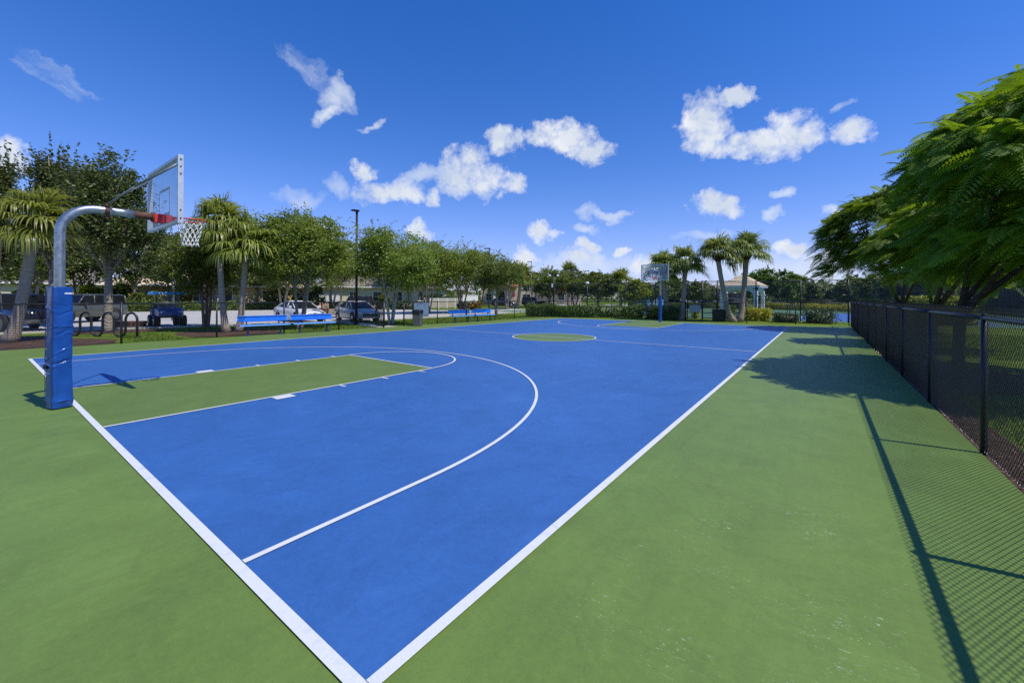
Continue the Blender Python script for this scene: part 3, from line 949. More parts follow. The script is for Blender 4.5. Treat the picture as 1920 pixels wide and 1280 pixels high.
for i in range(7):
    tx.box((0.02*(i % 2), -0.033, zt_-0.95-0.085*i), (wb*(0.55+0.12*((i*7) % 3)), 0.004, 0.022))
tx.build('small_print', M['darkgrey'], t)

# bike rack: one continuous wave of black tube
A, B = (-17.3, 1.35), (-13.75, 3.3)
t = thing('bike_rack', 'black wave-shaped bike rack on the verge behind the low fence', 'bike rack', (A[0], A[1], 0), math.atan2(B[1]-A[1], B[0]-A[0]))
l = math.hypot(B[0]-A[0], B[1]-A[1])
loops, r = 4, l/14
path = [(0, 0, -0.05), (0, 0, 0.78)]
x = 0.0
rr = l/7/2
for i in range(7):
    up = i % 2 == 0
    cz = 0.72 if up else 0.28
    for q in range(0, 9):
        a = PI - PI*q/8 if up else PI + PI*q/8
        path.append((x+rr+rr*math.cos(a), 0, cz+rr*math.sin(a)*1.0))
    x += 2*rr
path += [(l, 0, 0.5), (l, 0, -0.05)]
MB().tube(path, 0.045, 10).build('wave_tube', M['black'], t, True)
MB().cyl((0, 0, -0.03), 0.10, 0.05, 12).build('foot', M['black'], t)
MB().cyl((l, 0, -0.03), 0.10, 0.05, 12).build('foot', M['black'], t)

# brick pile at the lot edge
c = ground(238, 612)
t = thing('brick_pile', 'low pile of reddish brown bricks at the edge of the parking lot', 'bricks', (c[0], c[1], 0), 1.0)
for i in range(16):
    q = i % 8
    lay = i // 8
    MB().box((-0.75+0.21*q+random.uniform(-.02, .02)+0.06*lay, random.uniform(-.06, .06), 0.07+0.16*lay), (0.2, 0.34, 0.15), random.uniform(-.15, .15)).build('brick', M['brick'], t)

def cone(label, u, v, h):
    c = ground(u, v)
    t = thing('traffic_cone', label, 'traffic cone', (c[0], c[1], -0.02), 0.3, 'orange traffic cones')
    MB().box((0, 0, 0.02), (0.42*h, 0.42*h, 0.04), bev=0.03).build('base', M['orange'], t)
    MB().cyl((0, 0, 0.04), 0.15*h, h-0.04, 14, 0, 0.035*h).build('body', M['orange'], t, True)
    zz, z2 = 0.55*h, 0.72*h
    MB().tube([(0, 0, zz), (0, 0, z2)], [0.15*h*(1-zz/h)+0.035*h*zz/h+0.006, 0.15*h*(1-z2/h)+0.035*h*z2/h+0.006], 14).build('collar', M['white'], t, True)
cone('tall orange traffic cone between the white car and the grey sedan', 600, 590, 1.15)
cone('small orange traffic cone right behind the bonnet of the grey sedan', 704, 583, 0.95)
c = spot(617, 42)
t = thing('crate_stack', 'stack of brown crates between the white car and the grey sedan', 'crates', (c[0], c[1], -0.02), 0.8)
for i, (x, z, s_) in enumerate(((-0.45, 0.32, 0.62), (0.35, 0.3, 0.58), (-0.3, 0.86, 0.44))):
    MB().box((x, 0, z), (s_*1.2, s_, s_), 0.1*i, bev=0.02).box((x, -s_/2-0.012, z), (s_*1.22, 0.02, 0.06), 0).build('crate', M['brick'] if i == 0 else M['tan'], t)

# lamp posts
def lamp(label, base, h, kind, group='lamp posts'):
    t = thing('street_lamp', label, 'lamp post', (base[0], base[1], 0), math.atan2(CAM[1]-base[1], CAM[0]-base[0])+PI/2, group)
    pm = M['greypole'] if kind == 'grey' else M['pole']
    MB().cyl((0, 0, -0.03), 0.16, 0.12, 14).build('base', pm, t, True)
    MB().cyl((0, 0, 0.05), 0.085, h-0.10, 12, 0, 0.07).build('pole', pm, t, True)
    if kind == 'disc':
        MB().tube([(0, 0, h-0.07), (0, 0, h+0.02)], [0.10, 0.08], 14).tube([(-0.10, 0, h+0.0), (-0.10, 0, h+0.05), (-0.10, 0, h+0.08)], [0.28, 0.25, 0.10], 20).build('lamp_head', pm, t, True)
    elif kind in ('arm', 'grey'):
        hd = MB().box((-0.30, 0, h-0.03), (0.62, 0.26, 0.09), bev=0.03).box((0.02, 0, h-0.04), (0.16, 0.12, 0.14))
        o = hd.build('lamp_head', pm, t)
        MB().box((-0.32, 0, h-0.085), (0.42, 0.18, 0.02)).build('lens', M['glow'], o)
    elif kind == 'twin':
        for sx in (-1, 1):
            MB().tube([(0, 0, h-0.05), (sx*0.25, 0, h+0.02), (sx*0.42, 0, h-0.02)], 0.03, 8).build('arm', pm, t, True)
            MB().sphere((sx*0.45, 0, h-0.05), 0.16, 12, 8, (1, 1, 0.7)).build('globe', M['glow'], t, True)
        MB().box((-0.15, 0, h*0.73), (0.16, 0.1, 0.42)).build('box', M['white'], t)
    elif kind == 'globe':
        MB().sphere((0, 0, h), 0.24, 12, 8, (1, 1, 0.75)).build('globe', M['glow'], t, True)
    return t
lamp('tall dark lamp post with a flat disc head beside the grey sedan', ground(668, 607), 7.25, 'disc')
for u, vt, lab, kd in ((917, 465, 'dark lamp post with a flat arm head above the trees by the far benches', 'arm'),
                       (996, 490, 'grey lamp post with a flat arm head standing right of the sabal palm', 'grey')):
    dd = 20.0
    while height(spot(u, dd), vt) < 7.2 and dd < 130:
        dd += 0.5
    lamp(lab, spot(u, dd), 7.2, kd)
for u, vt, lab, kd, dd in ((1038, 516, 'black twin-globe tennis court light behind the far hedge', 'twin', 46),
                           (1101, 531, 'black post with one white globe behind the tall tennis fence', 'globe', 50)):
    b_ = spot(u, dd)
    lamp(lab, b_, height(b_, vt), kd)
b_ = spot(325, 38)
t = thing('sign_post', 'plain grey metal pole rising behind the blue golf cart', 'pole', (b_[0], b_[1], 0))
MB().cyl((0, 0, 0), 0.07, height(b_, 498), 12).cyl((0, 0, 0), 0.13, 0.15, 12).build('pole', M['greypole'], t, True)

# stop sign
b_ = spot(962, 62)
ang = math.atan2(CAM[1]-b_[1], CAM[0]-b_[0]) + PI/2
t = thing('stop_sign', 'red octagonal stop sign in front of the house with the red roof', 'road sign', (b_[0], b_[1], 0), ang)
zc = height(b_, 552.5)
MB().cyl((0, 0.03, 0), 0.04, zc+0.3, 8).build('post', M['greypole'], t)
rs = span(b_, 5.2)
oc = [(rs*math.cos(PI/8+PI/4*i), rs*math.sin(PI/8+PI/4*i)) for i in range(8)]
def octo(rad, y0, y1):
    m_ = MB()
    P = [(x*rad, y0, zc+z*rad) for x, z in oc] + [(x*rad, y1, zc+z*rad) for x, z in oc]
    return m_.add(P, [tuple(range(8)), tuple(range(15, 7, -1))] + [(i, i+8, (i+1) % 8+8, (i+1) % 8) for i in range(8)])
octo(1.0, -0.02, 0.0).build('border', M['white'], t)
octo(0.9, -0.026, -0.021).build('plate', M['stopred'], t)
text_part('lettering', 'STOP', rs*0.78, M['white'], t, (0, -0.031, zc), (PI/2, 0, 0))

# player benches and shelter table on the tennis courts
def pbench(label, c, w, rz, m):
    t = thing('player_bench', label, 'bench', (c[0], c[1], 0), rz)
    MB().box((0, 0, 0.46), (w, 0.4, 0.05)).build('seat', m, t)
    MB().box((0, 0.24, 0.80), (w, 0.04, 0.42), rx=-0.1).build('backrest', m, t)
    for sx in (-1, 1):
        MB().box((sx*w*0.4, 0.02, 0.22), (0.06, 0.38, 0.44)).box((sx*w*0.4, 0.23, 0.6), (0.05, 0.04, 0.8)).build('leg', M['greypole'], t)
pbench('pale grey player bench in the hedge behind the far hoop', spot(1198, 38.6), 2.5, 0.0, M['signgrey'])
b_ = spot(1491, 45)
t = thing('shelter_table', 'dark high table with slim legs inside the tennis fence', 'table', (b_[0], b_[1], 0), 0.2)
zt_ = height(b_, 571.5)
MB().box((0, 0, zt_), (1.6, 0.7, 0.07)).build('top', M['darkgrey'], t)
for sx in (-0.6, -0.4, 0.6):
    MB().box((sx, 0, zt_/2-0.03), (0.06, 0.06, zt_)).build('leg', M['darkgrey'], t)

# ------------------------------------------------------------------ vehicles
def wheel(parent, x, y, r, w, rimm=None):
    o = MB().tube([(x, y-w/2, r), (x, y-w/2+0.03, r), (x, y+w/2-0.03, r), (x, y+w/2, r)], [r*0.92, r, r, r*0.92], 22).build('wheel', M['tyre'], parent, True)
    s_ = 1 if y > 0 else -1
    m_ = MB().tube([(x, y+s_*(w/2-0.01), r), (x, y+s_*(w/2+0.012), r)], [r*0.62, r*0.55], 16)
    m_.build('rim', rimm or M['rim'], o, True)
    return o

def car(label, loc, head, paint, style, cat='car', name='parked_car', group='cars parked in the lot'):
    """nose towards local +X, width along Y"""
    t = thing(name, label, cat, (loc[0], loc[1], -0.02), head, group)
    if style == 'sedan':
        Ln, Wd = 4.6, 1.80
        st = [(-2.30, .45, .92, .78), (-2.15, .30, 1.00, .88), (-1.6, .22, 1.03, .90), (-.8, .20, .98, .90), (.5, .20, .95, .90), (1.0, .20, .93, .90), (1.6, .22, .84, .88), (2.1, .26, .72, .82), (2.3, .34, .62, .68)]
        gh = [(-1.85, 1.00, .74), (-1.05, 1.36, .60), (-.35, 1.43, .60), (.25, 1.41, .60), (1.15, .93, .76)]
        wr, wx = .33, (-1.38, 1.38)
    elif style == 'hatch':
        Ln, Wd = 4.3, 1.82
        st = [(-2.1, .45, 1.02, .78), (-2.0, .30, 1.10, .88), (-1.5, .22, 1.12, .91), (-.6, .22, 1.06, .91), (.5, .22, 1.02, .91), (1.0, .22, 1.00, .91), (1.6, .24, .90, .88), (2.0, .28, .78, .82), (2.18, .36, .66, .66)]
        gh = [(-2.0, 1.08, .74), (-1.6, 1.52, .62), (-.6, 1.62, .63), (.2, 1.58, .63), (1.2, 1.00, .78)]
        wr, wx = .35, (-1.3, 1.3)
    else:
        Ln, Wd = 4.6, 1.88
        st = [(-2.25, .50, 1.10, .90), (-2.2, .40, 1.15, .93), (-1.5, .36, 1.16, .94), (-.5, .36, 1.14, .94), (.5, .36, 1.12, .94), (.9, .36, 1.11, .93), (1.5, .38, 1.08, .88), (2.0, .42, 1.04, .80), (2.2, .48, 1.00, .76)]
        gh = [(-2.2, 1.14, .86), (-2.12, 1.78, .76), (-.6, 1.82, .77), (.35, 1.78, .77), (.75, 1.10, .84)]
        wr, wx = .40, (-1.4, 1.4)
    rings = []
    for x, zb_, zt2, hw in st:
        zm = zb_+(zt2-zb_)*0.55
        rings.append([(x, -hw*.90, zb_), (x, -hw, zb_+.12), (x, -hw*1.01, zm), (x, -hw*.95, zt2-.05), (x, -hw*.82, zt2), (x, 0, zt2+.03),
                      (x, hw*.82, zt2), (x, hw*.95, zt2-.05), (x, hw*1.01, zm), (x, hw, zb_+.12), (x, hw*.90, zb_)])
    body = MB().loft(rings).build('body', paint, t, True)
    hb = gh[0][1]
    def gring(x, z, hw, base):
        return [(x, -hw, base), (x, -hw, z), (x, hw, z), (x, hw, base)]
    gm = MB()
    rings = []
    zb0 = st[3][2]-0.06
    for x, z, hw in gh:
        bw = .80
        rings.append([(x, -bw, zb0), (x, -hw, z-.03), (x, -hw*.9, z), (x, hw*.9, z), (x, hw, z-.03), (x, bw, zb0)])
    gm.loft(rings).build('glasshouse', M['glass'], t)
    rf = MB()
    rr = gh[1:4]
    rings = [[(x, -hw-.02, z-.07), (x, -hw*.9, z+.02), (x, hw*.9, z+.02), (x, hw+.02, z-.07)] for x, z, hw in rr]
    rf.loft(rings)
    for sy in (-1, 1):
        (x3, z3, h3), (x4, z4, h4) = gh[3], gh[4]
        rf.tube([(x3, sy*(h3+.01), z3-.03), (x4, sy*.80, z4)], .035, 6)
        (x0, z0_, h0), (x1, z1_, h1) = gh[0], gh[1]
        rf.tube([(x1, sy*(h1+.01), z1_-.03), (x0, sy*.79, z0_)], .05, 6)
        xm = (gh[2][0]+gh[3][0])/2-.1
        rf.tube([(xm, sy*(gh[2][2]+.015), gh[2][1]-.04), (xm, sy*.805, zb0+.02)], .035, 6)
    rf.build('roof', paint, t, True)
    for x in wx:
        for sy in (-1, 1):
            y = sy*(Wd/2-.10)
            wheel(t, x, y, wr, .22, M['darkgrey'] if style == 'suv' else None)
            MB().tube([(x, sy*(Wd/2-.2), wr+.02), (x, sy*(Wd/2+.008), wr+.02)], wr*1.16, 22).build('wheel_arch', M['tyre'], body)
    xf = st[-1][0]
    for sy in (-1, 1):
        if style == 'suv':
            MB().tube([(xf-.02, sy*.60, .86), (xf+.03, sy*.60, .86)], .115, 14).build('headlight', M['lens'], t)
        else:
            MB().box((xf-.16, sy*.66, st[-2][2]-.07), (.34, .30, .11), -sy*.5, bev=.04).build('headlight', M['lens'], t)
        mo = MB().box((gh[4][0]-.35, sy*(Wd/2+.08), st[4][2]+.10), (.12, .2, .14), bev=.03)
        mo.build('mirror', paint, t)
        MB().box((gh[3][0]-.3, sy*(Wd/2*1.012), st[4][2]-.14), (.18, .02, .03)).build('door_handle', M['chrome'], t)
    if style == 'suv':
        gr = MB()
        for i in range(7):
            gr.box((xf+.012, -.36+.12*i, .86), (.03, .075, .26), bev=.01)
        gr.build('grille', M['carblack'], t)
        MB().box((xf+.12, 0, .52), (.16, 1.7, .18), bev=.04).box((xf+.2, 0, .54), (.02, .5, .1)).build('bumper', M['darkgrey'], t)
    else:
        MB().box((xf-.05, 0, .50), (.12, 1.05, .22), bev=.03).build('grille', M['carblack'], t)
        MB().box((xf-.02, 0, .33), (.12, 1.3, .05), bev=.03).box((xf+.02, 0, .62), (.03, .16, .07)).build('trim', M['chrome'], t)
    return t

def at_ahead(u, v, head, half):
    """centre of a car whose nose tip stands on the ground seen at (u, v)"""
    p = ground(u, v)
    return (p[0]-half*math.cos(head), p[1]-half*math.sin(head))

hd = math.radians(-11)
car('silver-grey sedan parked nose-in beside the dark lamp post', at_ahead(694, 604, hd, 2.3), hd, M['carsilver'], 'sedan')
hd = math.radians(-2)
car('white car parked behind the blue benches of the nearer pair', at_ahead(588, 604, hd, 2.1), hd, M['carwhite'], 'sedan')
hd = math.radians(11)
car('dark navy off-roader with slotted grille parked behind the leftmost palm', at_ahead(72, 622, hd, 2.3), hd, M['carnavy'], 'suv')
hd = math.radians(-60)
car('olive grey off-roader parked farther back, half hidden by the blue pole pad', spot(150, 39), hd, M['carolive'], 'suv')
car('long black pickup parked in front of the cream house, behind the grey sedan', spot(664, 58), math.radians(215), M['carblack'], 'suv', 'pickup', 'pickup_truck')
car('black car parked under the stop sign at the red-roofed house', spot(945, 72), math.radians(35), M['carblack'], 'hatch')
car('dark car parked between the sabal palm and the grey lamp post', spot(1002, 78), math.radians(20), M['carnavy'], 'suv')
car('white car parked far off behind the palm right of the far hoop', spot(1268, 84), math.radians(20), M['carwhite'], 'hatch')
car('dark car parked far off, seen through the tall tennis gate', spot(1329, 84), math.radians(15), M['carblack'], 'sedan')
b_ = spot(1216, 74)
t = thing('box_van', 'pale blue box van parked far off left of the far hoop pole', 'van', (b_[0], b_[1], 0), math.radians(50))
MB().box((0, 0, 1.45), (3.2, 2.0, 2.0), bev=.06).build('cargo_box', M['carblue'], t)
MB().box((2.0, 0, 1.0), (0.8, 1.9, 1.2), bev=.1, taper=.85).build('cab', M['carblue'], t)
for x in (-1.1, 1.7):
    for sy in (-1, 1):
        wheel(t, x, sy*.85, .36, .22)
# golf cart
hd = math.radians(-4)
c = at_ahead(322, 613, hd, 1.3)
t = thing('golf_cart', 'dark blue golf cart with a sky-blue canopy in the parking lot', 'golf cart', (c[0], c[1], -0.02), hd)
bd = MB()
bd.loft([[(x, -w, z0_), (x, -w, z1_-.06), (x, -w*.8, z1_), (x, w*.8, z1_), (x, w, z1_-.06), (x, w, z0_)] for x, w, z0_, z1_ in
         ((-1.25, .50, .62, 1.0), (-1.1, .60, .56, 1.04), (-.35, .62, .52, 1.0), (-.3, .62, .52, .62), (.45, .62, .52, .62), (.5, .62, .54, 1.10), (.9, .62, .58, 1.08), (1.2, .54, .60, .96), (1.3, .44, .66, .86))])
bd.build('body', M['cartblue'], t)
MB().box((1.22, 0, .60), (.16, 1.0, .14), bev=.04).build('bumper', M['carblack'], t)
for sy in (-1, 1):
    MB().box((1.24, sy*.38, .86), (.10, .22, .08), bev=.02).build('headlight', M['lens'], t)
MB().box((-.45, 0, .78), (.55, 1.05, .14), bev=.05).build('seat', M['darkgrey'], t)
MB().box((-.74, 0, 1.05), (.12, 1.05, .42), bev=.04).build('backrest', M['darkgrey'], t)
rf = MB().box((-.1, 0, 1.93), (2.3, 1.42, .10), bev=.12, taper=.95).box((-.1, 0, 1.85), (2.34, 1.46, .06), bev=.12)
rf.build('canopy', M['cartroof'], t)
for x, xt in ((.62, .55), (-1.0, -.95)):
    for sy in (-1, 1):
        MB().tube([(x, sy*.56, .9), (xt, sy*.58, 1.84)], .022, 8).build('canopy_post', M['black'], t, True)
ws = MB()
ws.add([(.66, -.54, 1.0), (.66, .54, 1.0), (.58, .55, 1.8), (.58, -.55, 1.8), (.67, -.54, 1.0), (.67, .54, 1.0), (.59, .55, 1.8), (.59, -.55, 1.8)], [(0, 1, 2, 3), (7, 6, 5, 4)])
ws.build('windshield', M['clear'], t)
MB().tube([(.5, .25, 1.0), (.28, .25, 1.15)], .02, 6).tube([(.25+.0*a_, .25+.17*math.cos(a_), 1.17+.17*math.sin(a_)) for a_ in np.linspace(0, 2*PI, 17)], .014, 6, caps=False).build('steering_wheel', M['black'], t)
for x in (-.85, .85):
    for sy in (-1, 1):
        wheel(t, x, sy*.58, .33, .27)

# ------------------------------------------------------------------ buildings
def window(parent, m, c, w, h, d=0.06):
    """window on a wall facing local -Y"""
    f = MB()
    x, y, z = c
    b_ = 0.09
    f.box((x, y-.02, z+h/2-b_/2), (w, d, b_)).box((x, y-.02, z-h/2+b_/2), (w, d, b_))
    f.box((x-w/2+b_/2, y-.02, z), (b_, d, h-2*b_)).box((x+w/2-b_/2, y-.02, z), (b_, d, h-2*b_))
    f.box((x, y-.015, z), (.05, d*.7, h-2*b_)).box((x-w/4, y-.013, z), (w/2-.15, d*.6, .04)).box((x+w/4, y-.013, z), (w/2-.15, d*.6, .04))
    o = f.build('window', M['white'], parent)
    MB().box((x, y-.004, z), (w-2*b_, .012, h-2*b_)).build('pane', M['winglass'], o)
    MB().box((x, y-.07, z-h/2-.045), (w+.16, .14, .07)).build('sill', M['white'], o)

def house(label, u, d, w, dp, eave, ridge, wallm, roofm, wins=(), doors=(), garage=None, rot=0.0, group='houses beyond the road'):
    c = spot(u, d)
    ang = math.atan2(CAM[1]-c[1], CAM[0]-c[0]) + PI/2 + rot
    t = thing('house', label, 'house', (c[0], c[1], 0), ang, group)
    MB().box((0, dp/2, eave/2), (w, dp, eave)).build('wall', wallm, t)
    ov = 0.6
    y0, y1 = -ov, dp+ov
    rl = max(0.2, w/2-dp/2)
    r = MB()
    x = w/2+ov
    ym = dp/2
    r.add([(-x, y0, eave), (x, y0, eave), (x, y1, eave), (-x, y1, eave), (-rl, ym, ridge), (rl, ym, ridge)],
          [(0, 1, 5, 4), (1, 2, 5), (2, 3, 4, 5), (3, 0, 4), (3, 2, 1, 0)])
    ro = r.build('roof', roofm, t)
    MB().box((0, y0-.012, eave+.0), (2*x, .03, .18)).build('fascia', M['white'], ro)
    for (wx_, wz, ww, wh) in wins:
        window(t, wallm, (wx_, -.02, wz), ww, wh)
    for (dx_, dw, dh) in doors:
        o = MB().box((dx_, -.02, dh/2), (dw, .07, dh)).build('door', M['door'], t)
        MB().box((dx_, -.03, dh+.08), (dw+.3, .10, .16)).box((dx_-dw/2-.08, -.03, dh/2), (.16, .10, dh)).box((dx_+dw/2+.08, -.03, dh/2), (.16, .10, dh)).build('door_frame', M['white'], o)
    if garage:
        gx, gw, gh_ = garage
        gm = MB()
        for i in range(4):
            gm.box((gx, -.02, gh_*(i+.5)/4), (gw, .06, gh_/4-.03))
        gm.build('garage_door', M['white'], t)
    return t

house('yellow stucco house behind the hedge between the two middle palms', 470, 66, 15, 9, 3.0, 5.6, M['yellowst'], M['tile'],
      wins=[(2.2, 1.75, 1.8, 1.5), (-5.5, 1.7, 1.4, 1.4)], doors=[(-2.8, 1.4, 2.4)], rot=0.1)
house('cream stucco house behind the black pickup and street trees', 690, 70, 16, 9, 3.2, 6.0, M['cream'], M['slate'],
      wins=[(1.5, 1.75, 1.6, 1.6), (4.6, 1.75, 1.6, 1.6), (-2.2, 1.7, 1.3, 1.6)], garage=(-5.6, 3.2, 2.3), rot=0.05)
house('pale grey house with white framed windows left of the board fence', 775, 78, 11, 9, 3.4, 5.6, M['greyst'], M['slate'],
      wins=[(-1.8, 1.8, 1.4, 1.7), (1.2, 1.8, 1.4, 1.7)], doors=[(3.8, 1.2, 2.4)], rot=-0.1)
h4 = house('tall pink-beige house with a red tiled roof behind the stop sign', 952, 92, 12, 10, 6.0, 8.6, M['pinkst'], M['redtile'],
      wins=[(-3.6, 4.4, 1.5, 1.5), (0.5, 4.4, 1.3, 1.5), (4.0, 4.4, 1.8, 1.5), (4.2, 1.7, 1.8, 1.6), (-4.2, 1.7, 1.4, 1.6)])
# arched porch of that house
pm = MB()
for sx in (-1, 1):
    pm.box((-1.4+sx*1.5, -1.6, 1.25), (.45, .45, 2.5))
na = 14
for i in range(na):
    a0, a1 = PI*i/na, PI*(i+1)/na
    pm.add([(-1.4+1.28*math.cos(a), yy, 2.4+r_*math.sin(a)) if r_ < 2 else (-1.4+1.75*math.cos(a), yy, 2.4+1.75*math.sin(a)) for yy in (-1.8, -1.4) for r_, a in ((1.28, a0), (1.28, a1), (9, a1), (9, a0))],
           [(0, 1, 2, 3), (7, 6, 5, 4), (0, 4, 5, 1), (3, 2, 6, 7)])
pm.build('porch_arch', M['white'], h4)
MB().box((-1.4, -.05, 1.5), (2.2, .08, 3.0)).build('door', M['door'], h4)
pr_ = MB()
pr_.add([(-4.2, -2.4, 4.0), (2.6, -2.4, 4.0), (2.0, -.02, 5.0), (-3.6, -.02, 5.0), (-4.2, -2.4, 3.85), (2.6, -2.4, 3.85), (2.0, -.02, 3.85), (-3.6, -.02, 3.85)],
        [(0, 1, 2, 3), (0, 4, 5, 1), (1, 5, 6, 2), (3, 7, 4, 0), (4, 7, 6, 5)])
pr_.build('porch_roof', M['redtile'], h4)
house('beige house half hidden by trees right of the grey lamp post', 1030, 105, 16, 9, 3.2, 5.6, M['pinkst'], M['redtile'], wins=[(-4, 1.7, 1.6, 1.5), (3, 1.7, 1.6, 1.5)])
house('low house with an orange tiled roof far beyond the tennis courts', 1325, 110, 12, 8, 2.9, 4.8, M['cream'], M['tile'], wins=[(-2, 1.6, 1.5, 1.4), (3, 1.6, 1.5, 1.4)])
house('house hidden behind the dark trees at the left end of the road', 60, 82, 18, 9, 3.2, 6.0, M['cream'], M['slate'], wins=[(-4, 1.7, 1.6, 1.5), (5, 1.7, 1.6, 1.5)])
house('tan house behind the trees and the golf cart', 320, 76, 14, 9, 3.1, 5.6, M['yellowst'], M['tile'], wins=[(-3, 1.7, 1.6, 1.5), (4.8, 1.7, 1.6, 1.5)], doors=[(1.2, 1.5, 2.4)])

# board fence beside the street trees
A, B = spot(806, 62), spot(868, 66)
t = thing('board_fence', 'beige vertical board fence at the far side of the road', 'fence', (A[0], A[1], 0), math.atan2(B[1]-A[1], B[0]-A[0]))
l = math.hypot(B[0]-A[0], B[1]-A[1])
hf = height(A, 559.5)
m = MB()
nb = 34
for i in range(nb):
    m.box((l*(i+.5)/nb, 0.012*(i % 2), hf/2+.05), (l/nb*.86, .03, hf-.1))
m.build('boards', M['slat'], t)
m = MB()
for i in range(5):
    m.box((l*i/4, 0.06, hf/2), (.16, .16, hf+.1))
m.build('posts', M['white'], t)
MB().box((l/2, -.03, hf-.02), (l, .05, .10)).build('top_board', M['white'], t)
A, B = spot(868, 66), spot(886, 67)
t = thing('garden_wall', 'short white garden wall right of the board fence', 'wall', (A[0], A[1], 0), math.atan2(B[1]-A[1], B[0]-A[0]))
MB().box((1.4, 0, 1.0), (2.9, .2, 2.0)).build('wall', M['white'], t)
MB().box((1.4, 0, 2.06), (3.0, .3, .1)).build('coping', M['greyst'], t)

# pavilion
pc = spot(1392, 55.5)
ang = math.atan2(CAM[1]-pc[1], CAM[0]-pc[0]) + PI/2 + math.radians(-13)
t = thing('pavilion', 'pale green open pavilion with arches and a terracotta tiled hip roof', 'pavilion', (pc[0], pc[1], 0), ang)
hw, ze = 1.75, 3.05
MB().box((0, 0, 0.04), (2*hw+.8, 2*hw+.8, .12)).build('floor', M['path'], t)
for sx in (-1, 1):
    for sy in (-1, 1):
        MB().box((sx*hw, sy*hw, 1.35), (.34, .34, 2.7)).box((sx*hw, sy*hw, .25), (.54, .54, .4)).box((sx*hw, sy*hw, 2.15), (.52, .52, .10)).build('column', M['palemint'], t)
def archwall(rot):
    m_ = MB()
    n_ = 16
    x0 = hw-.21
    for i in range(n_):
        xa, xb = -x0+2*x0*i/n_, -x0+2*x0*(i+1)/n_
        za, zb_ = [2.15+.62*math.sqrt(max(0, 1-(x/x0)**2)) for x in (xa, xb)]
        P = [(xa, yy, za) for yy in (-.17, .17)] + [(xb, yy, zb_) for yy in (-.17, .17)] + [(xa, yy, ze) for yy in (-.17, .17)] + [(xb, yy, ze) for yy in (-.17, .17)]
        m_.add(P, [(0, 2, 6, 4), (1, 5, 7, 3), (0, 1, 3, 2)])
    mr = Matrix.Rotation(rot, 4, 'Z')
    m_.v = [tuple(mr @ Vector((x, y-hw, z))) for x, y, z in m_.v]
    m_.build('arch', M['mint'], t)
for q in range(4):
    archwall(q*PI/2)
MB().box((0, -hw-.40, ze+.06), (2*hw+.8, .05, .22)).box((0, hw+.40, ze+.06), (2*hw+.8, .05, .22)).box((-hw-.40, 0, ze+.06), (.05, 2*hw+.74, .22)).box((hw+.40, 0, ze+.06), (.05, 2*hw+.74, .22)).build('fascia', M['white'], t)
r = MB()
n_, zr0, zr1, xo = 9, ze+.14, 4.6, hw+.48
for i in range(n_):
    k0, k1 = 1-i/n_, 1-(i+1)/n_
    za, zb_ = zr0+(zr1-zr0)*i/n_, zr0+(zr1-zr0)*(i+1)/n_
    for q in range(4):
        mr = Matrix.Rotation(q*PI/2, 4, 'Z')
        xs = 22
        P = [(-xo*k0, -xo*k0, za+.05), (xo*k0, -xo*k0, za+.05), (xo*k1, -xo*k1, zb_), (-xo*k1, -xo*k1, zb_), (-xo*k0, -xo*k0, za-.02), (xo*k0, -xo*k0, za-.02)]
        r.add([tuple(mr @ Vector(p_)) for p_ in P], [(0, 1, 2, 3), (4, 5, 1, 0)])
ro = r.build('roof', M['tile'], t)
MB().sphere((0, 0, 4.66), .14, 10, 8).build('finial', M['tile'], ro, True)
MB().sheet([(-hw-.35, -hw-.35), (hw+.35, -hw-.35), (hw+.35, hw+.35), (-hw-.35, hw+.35)], ze-.004).build('ceiling', M['mint'], t)

# ------------------------------------------------------------------ foliage
def unit(n):
    v = RNG.normal(0, 1, (n, 3))
    return v/np.linalg.norm(v, axis=1)[:, None]

def leaves(c, size, up=0.35, aspect=0.5):
    """one diamond leaf per centre"""
    n = len(c)
    nrm = unit(n)
    nrm[:, 2] = np.abs(nrm[:, 2]) + up
    nrm /= np.linalg.norm(nrm, axis=1)[:, None]
    t = np.cross(nrm, unit(n))
    t /= np.linalg.norm(t, axis=1)[:, None] + 1e-9
    b = np.cross(nrm, t)
    s = (size*RNG.uniform(0.6, 1.35, n))[:, None]
    t *= s*0.5
    b *= s*0.5*aspect
    drop = np.zeros_like(t)
    drop[:, 2] = -s[:, 0]*0.12
    v = np.stack([c-t, c-b, c+t+drop, c+b], 1).reshape(-1, 3)
    return v, np.arange(4*n).reshape(-1, 4)

